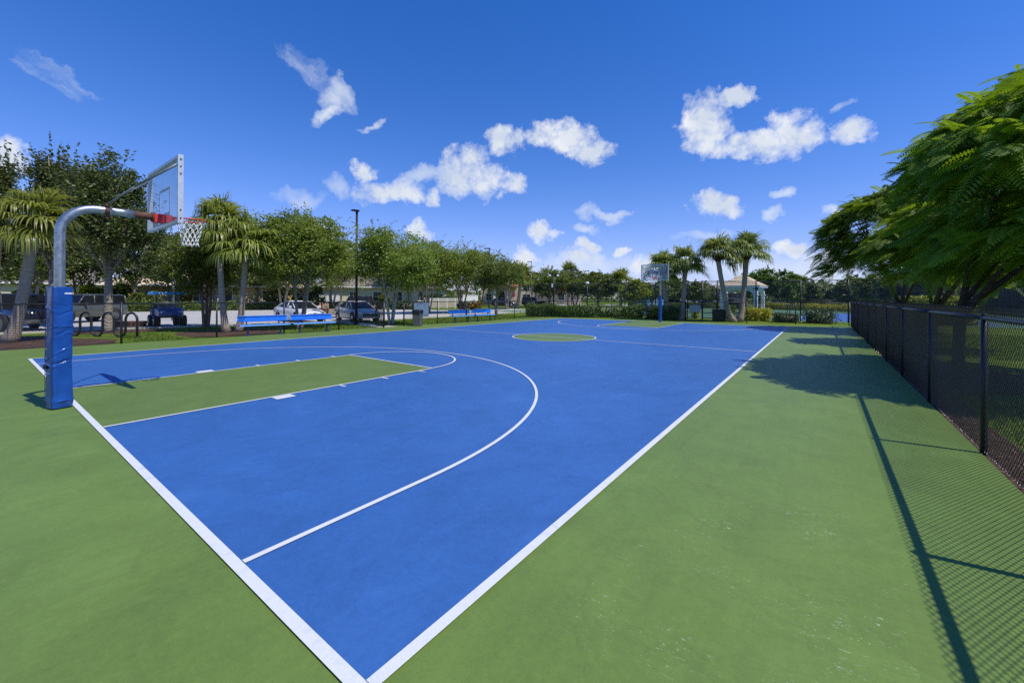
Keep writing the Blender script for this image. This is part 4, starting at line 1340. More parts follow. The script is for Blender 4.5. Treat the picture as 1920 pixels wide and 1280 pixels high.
def crown_points(R, zc, RZ, n, seed, lobes=12, taper=0.0, open_=False):
    """leaf centres grouped in clumps on a number of lobes inside an ellipsoid"""
    rng = np.random.default_rng(seed)
    lc, lr = [], []
    for i in range(lobes):
        a = 2*PI*(i*0.618+rng.uniform(-.1, .1))
        z = rng.uniform(-0.55, 0.75)
        rad = math.sqrt(max(0.05, 1-z*z))*rng.uniform(0.40, 0.72)
        lc.append((rad*math.cos(a), rad*math.sin(a), z*0.72))
        lr.append(rng.uniform(0.20, 0.36) if open_ else rng.uniform(0.30, 0.48))
    lc.append((0, 0, 0.55)); lr.append(0.42)
    lc, lr = np.array(lc), np.array(lr)
    nc = max(40, n//70)
    li = rng.integers(0, len(lc), nc)
    d = rng.normal(0, 1, (nc, 3))
    d /= np.linalg.norm(d, axis=1)[:, None]
    cl = lc[li] + d*(lr[li]*rng.uniform(0.70, 1.06, nc))[:, None]
    ci = rng.integers(0, nc, n)
    cs = rng.uniform(0.045, 0.12, nc)
    p = cl[ci] + rng.normal(0, 1, (n, 3))*cs[ci][:, None]*np.array([1, 1, 0.75])
    # whippy shoots at the outline
    ns = max(14, n//230)
    for s in range(ns):
        d_ = rng.normal(0, 1, 3); d_[2] = abs(d_[2])*1.1+0.1
        d_ /= np.linalg.norm(d_)
        q = lc[rng.integers(0, len(lc))]
        ln_ = rng.uniform(0.18, 0.42)
        k_ = 13
        tt = np.linspace(0.15, 1, k_)[:, None]
        sh = q + d_*0.42 + d_*tt*ln_ + rng.normal(0, 0.022, (k_, 3)) + np.array([0, 0, -0.05])*tt**2
        p = np.vstack([p, sh])
    # thinner filling between the lobes
    m_ = n//14 if open_ else n//6
    f = rng.normal(0, 1, (m_, 3))
    f /= np.linalg.norm(f, axis=1)[:, None]
    f *= (rng.uniform(0.05, 1, m_)**0.45*0.92)[:, None]
    p = np.vstack([p, f])
    tz = np.clip((p[:, 2:3]+1)/2, 0, 1)
    p[:, :2] *= 1+taper*(0.25-tz)
    p = p*np.array([R, R, RZ]) + np.array([0, 0, zc])
    lcw = lc*np.array([R, R, RZ]) + np.array([0, 0, zc])
    return p, lcw

def tree(label, base, H, R, zlow, leafm, barkm, n, leaf, seed, stems=1, trunk_r=0.14, cat='tree', name='broadleaf_tree', group=None, lean=(0, 0), taper=0.0, lobes=12, open_=False):
    t = thing(name, label, cat, (base[0], base[1], -0.03), 0, group)
    rng = np.random.default_rng(seed+100)
    zc, RZ = (H+zlow)/2, (H-zlow)/2
    pts, lob = crown_points(R, zc, RZ, n, seed, lobes, taper, open_)
    pts[:, 0] += lean[0]*(pts[:, 2]/H); pts[:, 1] += lean[1]*(pts[:, 2]/H)
    lob[:, 0] += lean[0]*(lob[:, 2]/H); lob[:, 1] += lean[1]*(lob[:, 2]/H)
    v, q = leaves(pts, leaf)
    npmesh('crown', v, q, leafm, t)
    tr = MB()
    tips = []
    for s in range(stems):
        a = 2*PI*s/stems + rng.uniform(0, 1)
        sp = 0.0 if stems == 1 else rng.uniform(0.15, 0.3)*R*0.8
        b0 = np.array([0.10*math.cos(a), 0.10*math.sin(a), 0.0]) if stems > 1 else np.zeros(3)
        top = np.array([sp*math.cos(a)+lean[0]*.6, sp*math.sin(a)+lean[1]*.6, zlow+RZ*0.55])
        mid = (b0+top)/2 + np.array([rng.normal(0, .06), rng.normal(0, .06), 0])
        rr_ = trunk_r/(stems**0.45)
        path = [b0, b0+(mid-b0)*0.12, b0+(mid-b0)*0.5, mid, mid+(top-mid)*.5, top]
        tr.tube([tuple(x) for x in path], [rr_*1.45, rr_*1.08, rr_, rr_*.88, rr_*.7, rr_*.5], 8)
        tips.append((mid, top, rr_))
    for i, lc_ in enumerate(lob):
        mid, top, rr_ = tips[i % len(tips)]
        k_ = rng.uniform(0.0, 0.9)
        st_ = mid + (top-mid)*k_
        e = lc_
        m1 = st_ + (e-st_)*.45 + np.array([0, 0, 0.10*np.linalg.norm(e-st_)*.5]) + rng.normal(0, .05, 3)
        tr.tube([tuple(st_), tuple(m1), tuple(e)], [rr_*.5, rr_*.34, rr_*.12], 6)
        for w_ in range(2):
            e2 = e + rng.normal(0, 1, 3)*np.array([R, R, RZ])*.16
            tr.tube([tuple(m1), tuple((m1+e2)/2+rng.normal(0, .04, 3)), tuple(e2)], [rr_*.26, rr_*.18, rr_*.07], 5)
    tr.build('trunk', barkm, t, True)
    return t

def T(label, u, vtop, vlow, wpx, leafm, barkm, d=None, vbase=None, n=7000, seed=1, **kw):
    base = ground(u, vbase) if vbase else spot(u, d)
    dist = math.hypot(base[0]-CAM[0], base[1]-CAM[1])
    H = height(base, vtop)
    zl = max(0.3, height(base, vlow))
    R = span(base, wpx)/2
    leaf = kw.pop('leaf', max(0.085, dist*0.0042))*1.25
    n = int(n*2.1)
    R *= 1.08
    return tree(label, base, H, R, zl, leafm, barkm, n, leaf, seed, **kw)

G1 = 'street trees along the parking lot'
# -- trees on the verge between the court and the parking lot, left to right
T('tall dark oak with pale forked limbs between the blue pad and the backboard', 203, 283, 515, 225, M['oak'], M['bark'], vbase=622, n=11000, seed=11, trunk_r=.17, leaf=.12, group=G1, lobes=14, taper=.22, open_=True)
T('tall dark oak rising behind the fronds of the leftmost palm', 100, 276, 545, 150, M['oak'], M['bark'], d=34, n=8000, seed=12, trunk_r=.20, leaf=.14, group=G1, lobes=11, taper=.12, open_=True)
T('dark oak cut by the left edge of the photo', -8, 282, 545, 120, M['oak'], M['bark'], d=36, n=7000, seed=13, trunk_r=.20, leaf=.14, group=G1, lobes=9, open_=True)
T('round tree with a reddish trunk behind the near hoop net', 386, 425, 560, 165, M['mid'], M['redbark'], vbase=614, n=9000, seed=14, stems=3, trunk_r=.13, leaf=.115, group=G1)
T('multi-stemmed tree in front of the white car', 562, 400, 556, 200, M['street'], M['bark'], vbase=616, n=12000, seed=15, stems=4, trunk_r=.15, leaf=.115, group=G1, lobes=16)
T('small tree with a single slim trunk between the white car and the grey sedan', 638, 440, 552, 100, M['street'], M['bark'], vbase=596, n=5000, seed=16, trunk_r=.10, leaf=.12, group=G1)
T('multi-stemmed bright green tree beside the open gate', 733, 424, 556, 165, M['street'], M['palebark'], vbase=608, n=12000, seed=17, stems=4, trunk_r=.13, leaf=.115, group=G1, lobes=15)
T('multi-stemmed tree in front of the beige board fence', 803, 447, 556, 130, M['street'], M['bark'], d=44, n=8500, seed=18, stems=4, trunk_r=.15, leaf=.155, group=G1, lobes=14)
T('street tree with a forked trunk behind the farther pair of benches', 866, 458, 556, 130, M['street'], M['redbark'], d=46, n=8500, seed=19, stems=3, trunk_r=.16, leaf=.16, group=G1, lobes=14)
T('slim darker tree standing right of the farther benches', 931, 478, 548, 92, M['mid'], M['bark'], vbase=592, n=5500, seed=20, trunk_r=.11, leaf=.13, group=G1)
G2 = 'trees across the road'
rows = [(-30, 402, 545, 170, 66, 'oak', 'dense tree across the road at the left edge'),
        (62, 425, 548, 150, 62, 'mid', 'tree across the road above the navy off-roader'),
        (150, 415, 548, 150, 68, 'oak', 'dark tree across the road above the olive off-roader'),
        (252, 402, 550, 170, 64, 'oak', 'dark tree across the road behind the tall oak'),
        (318, 432, 552, 120, 70, 'mid', 'leafy tree across the road above the golf cart'),
        (402, 420, 545, 140, 64, 'oak', 'dark tree across the road behind the middle palms'),
        (482, 428, 545, 140, 66, 'mid', 'tree across the road right of the middle palms'),
        (530, 452, 548, 120, 60, 'mid', 'small tree across the road in front of the yellow house'),
        (622, 455, 545, 110, 62, 'mid', 'tree across the road above the tall traffic cone'),
        (768, 470, 546, 110, 70, 'mid', 'tree across the road in front of the pale grey house'),
        (900, 470, 555, 100, 78, 'street', 'tree across the road left of the lamp post by the far benches'),
        (950, 488, 545, 70, 60, 'mid', 'slender tree across the road just left of the stop sign')]
for i, (u, vt, vl, wp, d_, mk, lab) in enumerate(rows):
    T(lab, u, vt, vl, wp, M[mk], M['bark'], d=d_, n=5200, seed=40+i, stems=1+(i % 3), trunk_r=.22, group=G2)
G3 = 'far trees beyond the tennis courts'
rows = [(1030, 502, 562, 96, 74, 'mid', 'broad far tree right behind the twin-globe light'),
        (1078, 505, 562, 78, 78, 'olive', 'far tree between the twin-globe light and the white globe light'),
        (1122, 509, 562, 80, 72, 'mid', 'far round tree right of the white globe light'),
        (1192, 524, 568, 50, 66, 'bright', 'bright yellow-green tree left of the far hoop'),
        (1222, 530, 566, 60, 70, 'olive', 'dull green tree behind the far hoop pole'),
        (1258, 518, 566, 54, 84, 'mid', 'far tree between the far hoop and the next palm'),
        (1302, 528, 566, 64, 76, 'mid', 'far tree behind the tall tennis gate'),
        (1332, 536, 566, 50, 88, 'olive', 'low far tree left of the pavilion'),
        (1424, 502, 566, 62, 84, 'pine', 'rounded far pine right behind the pavilion roof'),
        (1476, 508, 568, 66, 84, 'pine', 'rounded far pine standing free right of the pavilion'),
        (1512, 530, 570, 60, 96, 'pine', 'low far tree right of the rounded pines'),
        (1550, 538, 570, 60, 100, 'olive', 'low olive far tree under the tip of the flame tree'),
        (1590, 527, 570, 60, 84, 'olive', 'far olive tree at the end of the right fence'),
        (1632, 518, 570, 70, 70, 'mid', 'mid green tree behind the right fence end'),
        (1680, 512, 572, 80, 64, 'olive', 'pale olive tree behind the flame tree row'),
        (1745, 500, 570, 110, 60, 'olive', 'olive tree seen under the flame trees'),
        (1830, 490, 560, 120, 95, 'mid', 'tree behind the windscreen fence'),
        (1910, 470, 560, 140, 92, 'olive', 'tree behind the windscreen fence at the right edge')]
for i, (u, vt, vl, wp, d_, mk, lab) in enumerate(rows):
    T(lab, u, vt, vl, wp, M[mk], M['palebark'] if i % 2 else M['bark'], d=d_, n=4200, seed=70+i, stems=1+(i % 2), trunk_r=.2, group=G3)

# -- hedges and shrubs
def hedge(label, a, b, w, h, leafm, dens, leaf, name='hedge', cat='hedge', group=None, ragged=0.06):
    l = math.hypot(b[0]-a[0], b[1]-a[1])
    t = thing(name, label, cat, (a[0], a[1], -0.03), math.atan2(b[1]-a[1], b[0]-a[0]), group)
    n = int((l*(2*h+w)+2*w*h)*dens)
    f = RNG.uniform(0, 1, n)*(2*h+w)
    x = RNG.uniform(0, l, n)
    y = np.where(f < h, -w/2, np.where(f < h+w, f-h-w/2, w/2))
    z = np.where(f < h, f, np.where(f < h+w, h, f-h-w))
    ne = n//10
    x[:ne] = np.where(RNG.uniform(0, 1, ne) < .5, 0, l)
    y[:ne] = RNG.uniform(-w/2, w/2, ne); z[:ne] = RNG.uniform(0, h, ne)
    p = np.c_[x, y, z] + RNG.normal(0, ragged, (n, 3))
    p[:, 2] += 0.07*np.sin(x*1.3)+0.05*np.sin(x*3.1+1)
    p[:, 2] = np.maximum(p[:, 2], 0.03)
    v, q = leaves(p, leaf, 0.2, 0.6)
    k_ = 0.80
    cx0, cx1, cy_, cz = 0.12, l-0.12, w/2*k_, h*0.88
    core = np.array([(x_, y_, z_) for z_ in (0.02, cz) for x_, y_ in ((cx0, -cy_), (cx1, -cy_), (cx1, cy_), (cx0, cy_))])
    cq = np.array([(0, 1, 5, 4), (1, 2, 6, 5), (2, 3, 7, 6), (3, 0, 4, 7), (4, 5, 6, 7)])+len(v)
    npmesh('foliage', np.vstack([v, core]), np.vstack([q, cq]), leafm, t)
    m_ = MB()
    for i in range(max(2, int(l/1.2))):
        xx = l*(i+.5)/max(2, int(l/1.2))
        m_.tube([(xx, 0, 0), (xx+.05, .04, h*.5), (xx-.04, -.03, h*.8)], [.03, .025, .012], 5)
    m_.build('stems', M['darkbark'], t)
    return t

A, B = spot(-60, 60), spot(300, 60)
hedge('long clipped hedge across the road behind the off-roaders', A, B, 1.4, height(spot(200, 60), 566), M['hedge'], 60, .26)
A, B = spot(308, 60), spot(500, 61)
hedge('clipped hedge across the road behind the golf cart and middle palms', A, B, 1.4, height(spot(400, 60), 567), M['hedge'], 60, .26)
A, B = spot(505, 61), spot(645, 62)
hedge('clipped hedge across the road behind the white car', A, B, 1.4, height(spot(560, 60), 567), M['dhedge'], 60, .26)
A, B = spot(680, 60), spot(716, 60)
hedge('dark hedge behind the grey sedan in front of the cream house', A, B, 1.4, height(spot(700, 60), 566), M['dhedge'], 70, .24)
A, B = spot(733, 58), spot(786, 58)
hedge('flowering dark hedge behind the metal sign', A, B, 1.4, height(spot(760, 58), 565), M['dhedge'], 70, .22)
A, B = ground(962, 594.5), ground(1152, 597.5)
A, B = (A[0], A[1]+2.2), (-3.4, 35.6)
hedge('long dark hedge outside the far left corner of the court', A, B, 1.2, 1.05, M['hedge'], 210, .125, ragged=.07)
A, B = (-2.9, 35.7), (0.2, 35.5)
hedge('dark hedge right behind the far hoop', A, B, 1.3, 0.95, M['dhedge'], 220, .13, ragged=.09)
A, B = spot(1244, 36.5), spot(1278, 36.2)
hedge('loose green shrub bed under the palm right of the far hoop', A, B, 1.2, 0.95, M['hedge'], 200, .14, ragged=.12, cat='shrub', name='shrub')
A, B = spot(1397, 38.5), spot(1443, 38.8)
hedge('yellow-green croton bush right of the twin palms', A, B, 1.2, height(spot(1420, 38.5), 582), M['croton'], 240, .17, ragged=.10, cat='shrub', name='shrub')
A, B = spot(1450, 37.4), spot(1497, 37.2)
hedge('low dark clipped hedge right of the yellow bush', A, B, 1.0, height(spot(1470, 37.3), 589.5), M['dhedge'], 260, .11, ragged=.05)
A, B = spot(1509, 37.6), spot(1566, 37.4)
hedge('loose dark shrub row in front of the blue tennis court', A, B, 0.9, height(spot(1540, 37.4), 585), M['dhedge'], 110, .17, ragged=.14, cat='shrub', name='shrub')
A, B = spot(1362, 37.6), spot(1378, 37.6)
hedge('small green shrub between the black bin and the twin palms', A, B, 0.8, .95, M['hedge'], 220, .14, ragged=.12, cat='shrub', name='shrub')
A, B = spot(1300, 39.3), spot(1308, 39.4)
hedge('small shrub behind the sign on the low gate', A, B, 0.8, .95, M['croton'], 200, .15, ragged=.1, cat='shrub', name='shrub')
A, B = spot(1440, 79), spot(1690, 74)
hedge('long yellow-green hedge across the far side of the tennis courts', A, B, 1.4, .95, M['croton'], 50, .26)
A, B = spot(1180, 84), spot(1440, 80)
hedge('pale green hedge far behind the palms and the pavilion', A, B, 1.4, .9, M['hedge'], 50, .28)
A, B = spot(1450, 96), spot(1690, 92)
hedge('distant dark hedge below the far pines', A, B, 2.0, 1.6, M['dhedge'], 40, .32)
A, B = spot(1700, 46), spot(1812, 42)
hedge('bright clipped hedge behind the trunk of the near flame tree', A, B, 1.4, 1.9, M['bright'], 80, .22)

def shrub(label, b, r, h, leafm, n, leaf, seed, cat='shrub', name='shrub', group=None):
    t = thing(name, label, cat, (b[0], b[1], -0.03), 0, group)
    pts, _ = crown_points(r, h*0.52, h*0.52, n, seed, 8)
    pts[:, 2] = np.maximum(pts[:, 2], .02)
    v, q = leaves(pts, leaf, .3, .55)
    npmesh('foliage', v, q, leafm, t)
    m_ = MB()
    for i in range(5):
        a = i*1.26
        m_.tube([(0, 0, 0), (r*.25*math.cos(a), r*.25*math.sin(a), h*.4), (r*.5*math.cos(a), r*.5*math.sin(a), h*.75)], [.03, .02, .01], 5)
    m_.build('stems', M['darkbark'], t)
rows = [(275, 62, 90, 545, 'mid', 'round clipped bush across the road left of the golf cart canopy'),
        (225, 66, 60, 530, 'hedge', 'tall light green bush across the road behind the oak trunk'),
        (60, 66, 90, 535, 'bright', 'light green bush across the road above the navy off-roader'),
        (170, 66, 70, 532, 'bright', 'light green bush across the road right of the blue pad'),
        (345, 64, 50, 535, 'flame', 'orange tinged bush across the road right of the golf cart'),
        (520, 62, 60, 540, 'mid', 'round bush in front of the yellow house'),
        (562, 63, 30, 548, 'bright', 'yellow-green bush behind the white car roof'),
        (590, 62, 44, 535, 'dhedge', 'dark shrub behind the tall traffic cone'),
        (720, 62, 30, 552, 'mid', 'bush in front of the cream house windows'),
        (890, 54, 34, 563, 'flame', 'orange-green croton clump behind the farther benches'),
        (868, 53, 24, 566, 'dhedge', 'dark bush behind the farther benches'),
        (818, 70, 60, 549, 'dhedge', 'dark round bush showing over the board fence'),
        (1230, 37.5, 26, 575, 'croton', 'yellowish bush beside the far hoop pole')]
for i, (u, d_, wp, vt, mk, lab) in enumerate(rows):
    b_ = spot(u, d_)
    shrub(lab, b_, span(b_, wp)/2, height(b_, vt), M[mk], 1800, max(.13, d_*.0045), 200+i)

# -- fan palms
def palm(label, base, top, L_, leafm, seed, tr=0.14, n=36, group=None, droop=1.0, boot=True, spear=True):
    """curved trunk from base to top (x, y, z); leaves are fans with hanging tips"""
    rng = np.random.default_rng(seed)
    t = thing('fan_palm', label, 'palm', (base[0], base[1], -0.03), 0, group)
    tx, ty, tz = top[0]-base[0], top[1]-base[1], top[2]
    path, rs = [], []
    for i in range(15):
        k_ = i/14
        b_ = k_**0.62
        path.append((tx*b_, ty*b_, tz*k_))
        rs.append(tr*(1.0+0.75*math.exp(-k_*9)+0.03*math.sin(i*2.2)))
    MB().tube(path, rs, 14).build('trunk', M['palmtrunk'], t, True)
    if boot:
        bp = []
        br = []
        for i in range(7):
            k_ = i/6
            bp.append((tx, ty, tz-0.10+0.62*k_))
            br.append(tr*(1.05+0.75*math.sin(PI*min(1, k_*1.05))**0.8))
        m_ = MB().tube(bp, br, 14)
        for i in range(60):
            a = i*2.4
            z = tz+0.02+0.46*(i/60)
            r_ = tr*1.5
            m_.tube([(tx+r_*.8*math.cos(a), ty+r_*.8*math.sin(a), z), (tx+r_*1.35*math.cos(a+.1), ty+r_*1.35*math.sin(a+.1), z+.16), (tx+r_*1.5*math.cos(a+.1), ty+r_*1.5*math.sin(a+.1), z+.26)], [.03, .022, .01], 4)
        m_.build('leaf_bases', M['palmboot'], t, True)
    V, Q = [], []
    nv = 0
    apex = np.array([tx, ty, tz+0.42])
    for i in range(n):
        k_ = (i+.5)/n
        el = math.radians(84-92*k_**0.9 + rng.normal(0, 15))
        az = i*2.39996 + rng.normal(0, .15)
        out = np.array([math.cos(az), math.sin(az), 0])
        d0 = out*math.cos(el)+np.array([0, 0, math.sin(el)])
        lp = L_*rng.uniform(.34, .58)
        hub = apex + d0*lp + np.array([0, 0, -0.10*L_*math.cos(el)])
        # petiole ribbon
        side = np.cross(d0, [0, 0, 1.0]); side /= np.linalg.norm(side)+1e-9
        V += [apex-side*.02, apex+side*.02, hub+side*.012, hub-side*.012]
        Q.append((nv, nv+1, nv+2, nv+3)); nv += 4
        ax = d0 + np.array([0, 0, -0.35]); ax /= np.linalg.norm(ax)
        nrm = np.cross(side, ax)
        bl = L_*rng.uniform(.58, .74)
        ns = 30
        lh = droop*rng.uniform(.45, 1.1)
        down = np.array([0, 0, -1.0])
        for s in range(ns):
            th = math.radians(-105+210*(s+.5)/ns)
            d = ax*math.cos(th)+side*math.sin(th)
            d = d + nrm*0.20*abs(math.sin(th)) + rng.normal(0, .05, 3)
            d /= np.linalg.norm(d)
            l_ = bl*(0.74+0.26*math.cos(th))*rng.uniform(.85, 1.1)
            wd = np.cross(d, nrm); wd /= np.linalg.norm(wd)+1e-9
            w1 = 0.026*L_
            p_ = hub.copy()
            hang = lh*rng.uniform(.85, 1.15)
            prof = [(0.0, .25*w1, 0), (.30, w1, 0.0), (.55, .85*w1, .12), (.75, .6*w1, .5), (.95, .42*w1, .85), (1.18, .05*w1, 1.0)]
            pt_ = 0.0
            for q, (tt, ww, dz) in enumerate(prof):
                k2 = min(.97, dz*hang)
                dd = d*(1-k2)+down*k2
                dd /= np.linalg.norm(dd)
                p_ = p_ + dd*l_*(tt-pt_)
                pt_ = tt
                V += [p_-wd*ww, p_+wd*ww]
                if q:
                    Q.append((nv-2, nv-1, nv+1, nv))
                nv += 2
    npmesh('crown', np.array(V), np.array(Q), leafm, t)
    if spear:
        sx = rng.normal(0, .12)
        MB().tube([tuple(apex), (apex[0]+sx, apex[1], apex[2]+L_*.75), (apex[0]+sx*2.2, apex[1], apex[2]+L_*1.15)], [.03, .016, .004], 5).build('spear_leaf', M['frond2'], t)
    return t

def P(label, ub, vb, ut, vt, Lpx, leafm, seed, tr=.14, **kw):
    b_ = ground(ub, vb)
    dp = depth(b_)
    # crown foot in the same plane square to the optical axis
    lat = (ut-PX)/FOC*dp
    x = CAM[0] + _F[0]*dp + _R0[0]*lat
    y = CAM[1] + _F[1]*dp + _R0[1]*lat
    z = height((x, y), vt)
    palm(label, b_, (x, y, z), Lpx*dp/FOC, leafm, seed, tr, **kw)
GP = 'fan palms by the left fence'
P('leaning fan palm nearest the left edge, its trunk crossing the navy off-roader', 14, 641, 62, 436, 74, M['frond'], 1, .16, group=GP, n=32)
P('straight fan palm behind the near hoop net, left of its twin', 425, 622, 409, 440, 60, M['frond'], 2, .125, group=GP, n=30)
P('fan palm with drooping fronds behind the first blue bench', 447, 621, 460, 480, 66, M['frond'], 3, .125, group=GP, n=32)
GP = 'fan palms behind the far end of the court'
P('leaning fan palm left of the pair in front of the pavilion', 1376, 603, 1346, 487, 44, M['frond2'], 4, .17, group=GP, n=30)
P('fan palm in front of the pavilion, right one of the crossing pair', 1386, 602.5, 1399, 484, 46, M['frond2'], 5, .18, group=GP, n=30)
P('fan palm with a straight trunk right of the far hoop pole', 1278, 600, 1284, 506, 42, M['frond2'], 6, .17, group=GP, n=30)
P('fan palm standing directly behind the far backboard', 1257, 599, 1243, 514, 40, M['frond2'], 7, .17, group=GP, n=28)
b_ = spot(972, 64); tp = spot(976, 64)
palm('sabal palm with a pale leaning trunk between the stop sign and the grey lamp post', spot(968, 64), (tp[0], tp[1], height(tp, 527)), 2.6, M['frond'], 8, .24, n=34, group='palms beyond the road', droop=.5, boot=False)
tp = spot(1163, 70)
palm('far palm standing between the globe light and the far hoop', spot(1165, 70), (tp[0], tp[1], height(tp, 534)), 2.5, M['frond'], 9, .22, n=30, group='palms beyond the road', droop=.7, boot=False)
tp = spot(1066, 84)
palm('far palm showing its spiky top above the trees by the twin-globe light', spot(1066, 84), (tp[0], tp[1], height(tp, 517)), 2.4, M['frond2'], 10, .22, n=28, group='palms beyond the road', droop=.4, boot=False)

# -- flame trees (royal poinciana) along the right fence
def frond_mesh(n_tips, rng, tips, outward, Lf, per):
    V, Q, TN = [], [], []
    nv = 0
    npin = 14
    for c_, o_ in zip(tips, outward):
        for k_ in range(per):
            tone = rng.uniform()**1.2
            q0 = len(Q)
            d = o_ + rng.normal(0, .55, 3)*np.array([1, 1, .6])
            d[2] = d[2]*.7 + .12
            d /= np.linalg.norm(d)
            l_ = Lf*rng.uniform(.7, 1.15)
            side = np.cross(d, [0, 0, 1.0]); side /= np.linalg.norm(side)+1e-9
            roll = rng.normal(0, .45)
            up = np.cross(side, d)
            side = side*math.cos(roll)+up*math.sin(roll)
            sag = rng.uniform(.30, .80)*l_
            c2 = c_ + rng.normal(0, .13, 3)
            def pt(t_):
                return c2 + d*l_*t_ + np.array([0, 0, -sag*t_*t_])
            for j in range(3):
                a, b = pt(j/3), pt((j+1)/3)
                V += [a-side*.004, a+side*.004, b+side*.004, b-side*.004]
                Q.append((nv, nv+1, nv+2, nv+3)); nv += 4
            for j in range(npin):
                t_ = .10+.90*(j+.5)/npin
                a = pt(t_)
                fw = pt(min(1, t_+.05))-pt(t_-.05); fw /= np.linalg.norm(fw)
                pl = l_*.27*(math.sin(PI*min(1, .16+t_*.82))**.7)*rng.uniform(.9, 1.1)
                hwid = l_*.9/npin*.56
                for s in (-1, 1):
                    e = a + (side*s*.92+fw*.34)*pl + np.array([0, 0, -.16*pl+rng.normal(0, .004)])
                    m_ = (a+e)/2 + np.array([0, 0, .03*pl])
                    V += [a, m_-fw*hwid, e, m_+fw*hwid]
                    Q.append((nv, nv+1, nv+2, nv+3)); nv += 4
            TN += [tone]*(len(Q)-q0)
    return np.array(V), np.array(Q), np.array(TN, dtype=np.float32)

def poinciana(label, base, cc, rx, ry, ztop, zedge, ntip, per, Lf, seed, trunk_r, zlow=2.3):
    """umbrella crown centred on cc (x, y); cap from zedge at the rim to ztop in the middle"""
    rng = np.random.default_rng(seed)
    t = thing('flame_tree', label, 'tree', (base[0], base[1], -0.03), 0, 'flame trees along the right fence')
    tips, outw = [], []
    while len(tips) < ntip:
        x, y = rng.uniform(-1, 1, 2)
        r2 = x*x+y*y
        wob = .92+.13*math.sin(3*math.atan2(y, x)+seed)+.10*math.sin(7*math.atan2(y, x)+seed*2)
        if r2 > wob*wob or rng.uniform() < .75*max(0, r2-.40):
            continue
        z = zedge+(ztop-zedge)*(1-min(1, r2)**1.7) + rng.normal(0, .10)
        layer = rng.uniform()
        if layer > .48:
            z -= rng.uniform(0, 1)**.8*max(.2, z-(zlow+.25*(1-min(1, r2))+.5*math.sin(5*math.atan2(y, x)+seed)**2))
        tips.append((cc[0]-base[0]+x*rx, cc[1]-base[1]+y*ry, z))
        o_ = np.array([x*1.0, y*1.0, .25-.35*r2]) + rng.normal(0, .22, 3)
        outw.append(o_/np.linalg.norm(o_))
    tips, outw = np.array(tips), np.array(outw)
    v, q, tn = frond_mesh(ntip, rng, tips, outw, Lf, per)
    o = npmesh('crown', v, q, M['poin'], t)
    at_ = o.data.attributes.new('tone', 'FLOAT', 'FACE')
    at_.data.foreach_set('value', tn)
    tr = MB()
    cx, cy = cc[0]-base[0], cc[1]-base[1]
    fork = np.array([0.05, 0.0, 1.55])
    tr.tube([(0, 0, 0), (0.01, 0, .15), (0.02, 0.0, .7), tuple(fork)], [trunk_r*1.6, trunk_r*1.15, trunk_r, trunk_r*1.05], 12)
    for i in range(6):
        a = 2*PI*i/6+rng.uniform(-.3, .3)+.4
        e = np.array([cx+rx*.55*math.cos(a), cy+ry*.55*math.sin(a), zedge+(ztop-zedge)*.45])
        s0 = fork+np.array([.05*math.cos(a), .05*math.sin(a), rng.uniform(-.25, .1)])
        m1 = s0+(e-s0)*.35+np.array([0, 0, .12]); m2 = s0+(e-s0)*.7+np.array([0, 0, .22])
        tr.tube([tuple(s0), tuple(m1), tuple(m2), tuple(e)], [trunk_r*.55, trunk_r*.34, trunk_r*.21, trunk_r*.12], 8)
        for j in range(7):
            st_ = m1+(e-m1)*rng.uniform(0, 1)
            kk = rng.integers(0, ntip)
            cand = tips[rng.integers(0, ntip, 30)]
            dd = np.linalg.norm(cand-e, axis=1)
            tp_ = cand[dd.argmin()]-np.array([0, 0, .05])
            tr.tube([tuple(st_), tuple((st_+tp_)/2+rng.normal(0, .08, 3)), tuple(tp_)], [trunk_r*.16, trunk_r*.10, .012], 5)
    tr.build('trunk', M['darkbark'], t, True)
    return t
poinciana('large feathery flame tree with a thick forked trunk behind the right fence', (12.1, 13.0), (14.25, 12.4), 3.15, 3.7, 6.2, 4.4, 880, 8, .66, 3, .105, 2.15)
poinciana('second flame tree in the row, partly hidden by the big near one', (12.9, 21.0), (13.6, 20.9), 2.4, 2.4, 5.2, 3.8, 300, 8, .64, 4, .11, 2.5)
poinciana('farthest flame tree, its low branch tips reaching out over the court corner', (12.9, 28.8), (13.0, 28.5), 3.5, 3.3, 7.2, 5.0, 520, 8, .74, 5, .12, 2.9)

# far-off wood that closes the horizon
n = 42000
uu = RNG.uniform(-420, 2330, n)
dist = RNG.uniform(150, 185, n)
rr_ = _F[None, :] + np.outer((uu-PX)/FOC, _R0)
rr_ = rr_[:, :2]/np.linalg.norm(rr_[:, :2], axis=1)[:, None]
xy = CAM[:2] + rr_*dist[:, None]
top = 6.2 + 1.5*np.sin(uu*.013) + 1.2*np.sin(uu*.047+1) + .8*np.sin(uu*.13+2)
z = top*RNG.uniform(0, 1, n)**.7
v, q = leaves(np.c_[xy, z], 1.25, .2, .6)
o = npmesh('distant_wood', v, q, M['olive'])
struct(o, 'stuff')
tag(o, 'far-off line of mixed trees closing the horizon', 'woodland')

# ------------------------------------------------------------------ sky, sun, camera
SUN_EL = math.radians(58.8)
SUN_DIR = np.array([0.991, 0.13, 0.0]); SUN_DIR /= np.linalg.norm(SUN_DIR)
sun_vec = Vector((SUN_DIR[0]*math.cos(SUN_EL), SUN_DIR[1]*math.cos(SUN_EL), math.sin(SUN_EL)))
sl = bpy.data.lights.new('sun', 'SUN')
sl.energy = 4.3
sl.angle = math.radians(0.53)
sl.color = (1.0, 0.955, 0.88)
so = bpy.data.objects.new('sun', sl)
COL.objects.link(so)
so.rotation_euler = sun_vec.to_track_quat('Z', 'Y').to_euler()
so.location = (30, 0, 40)

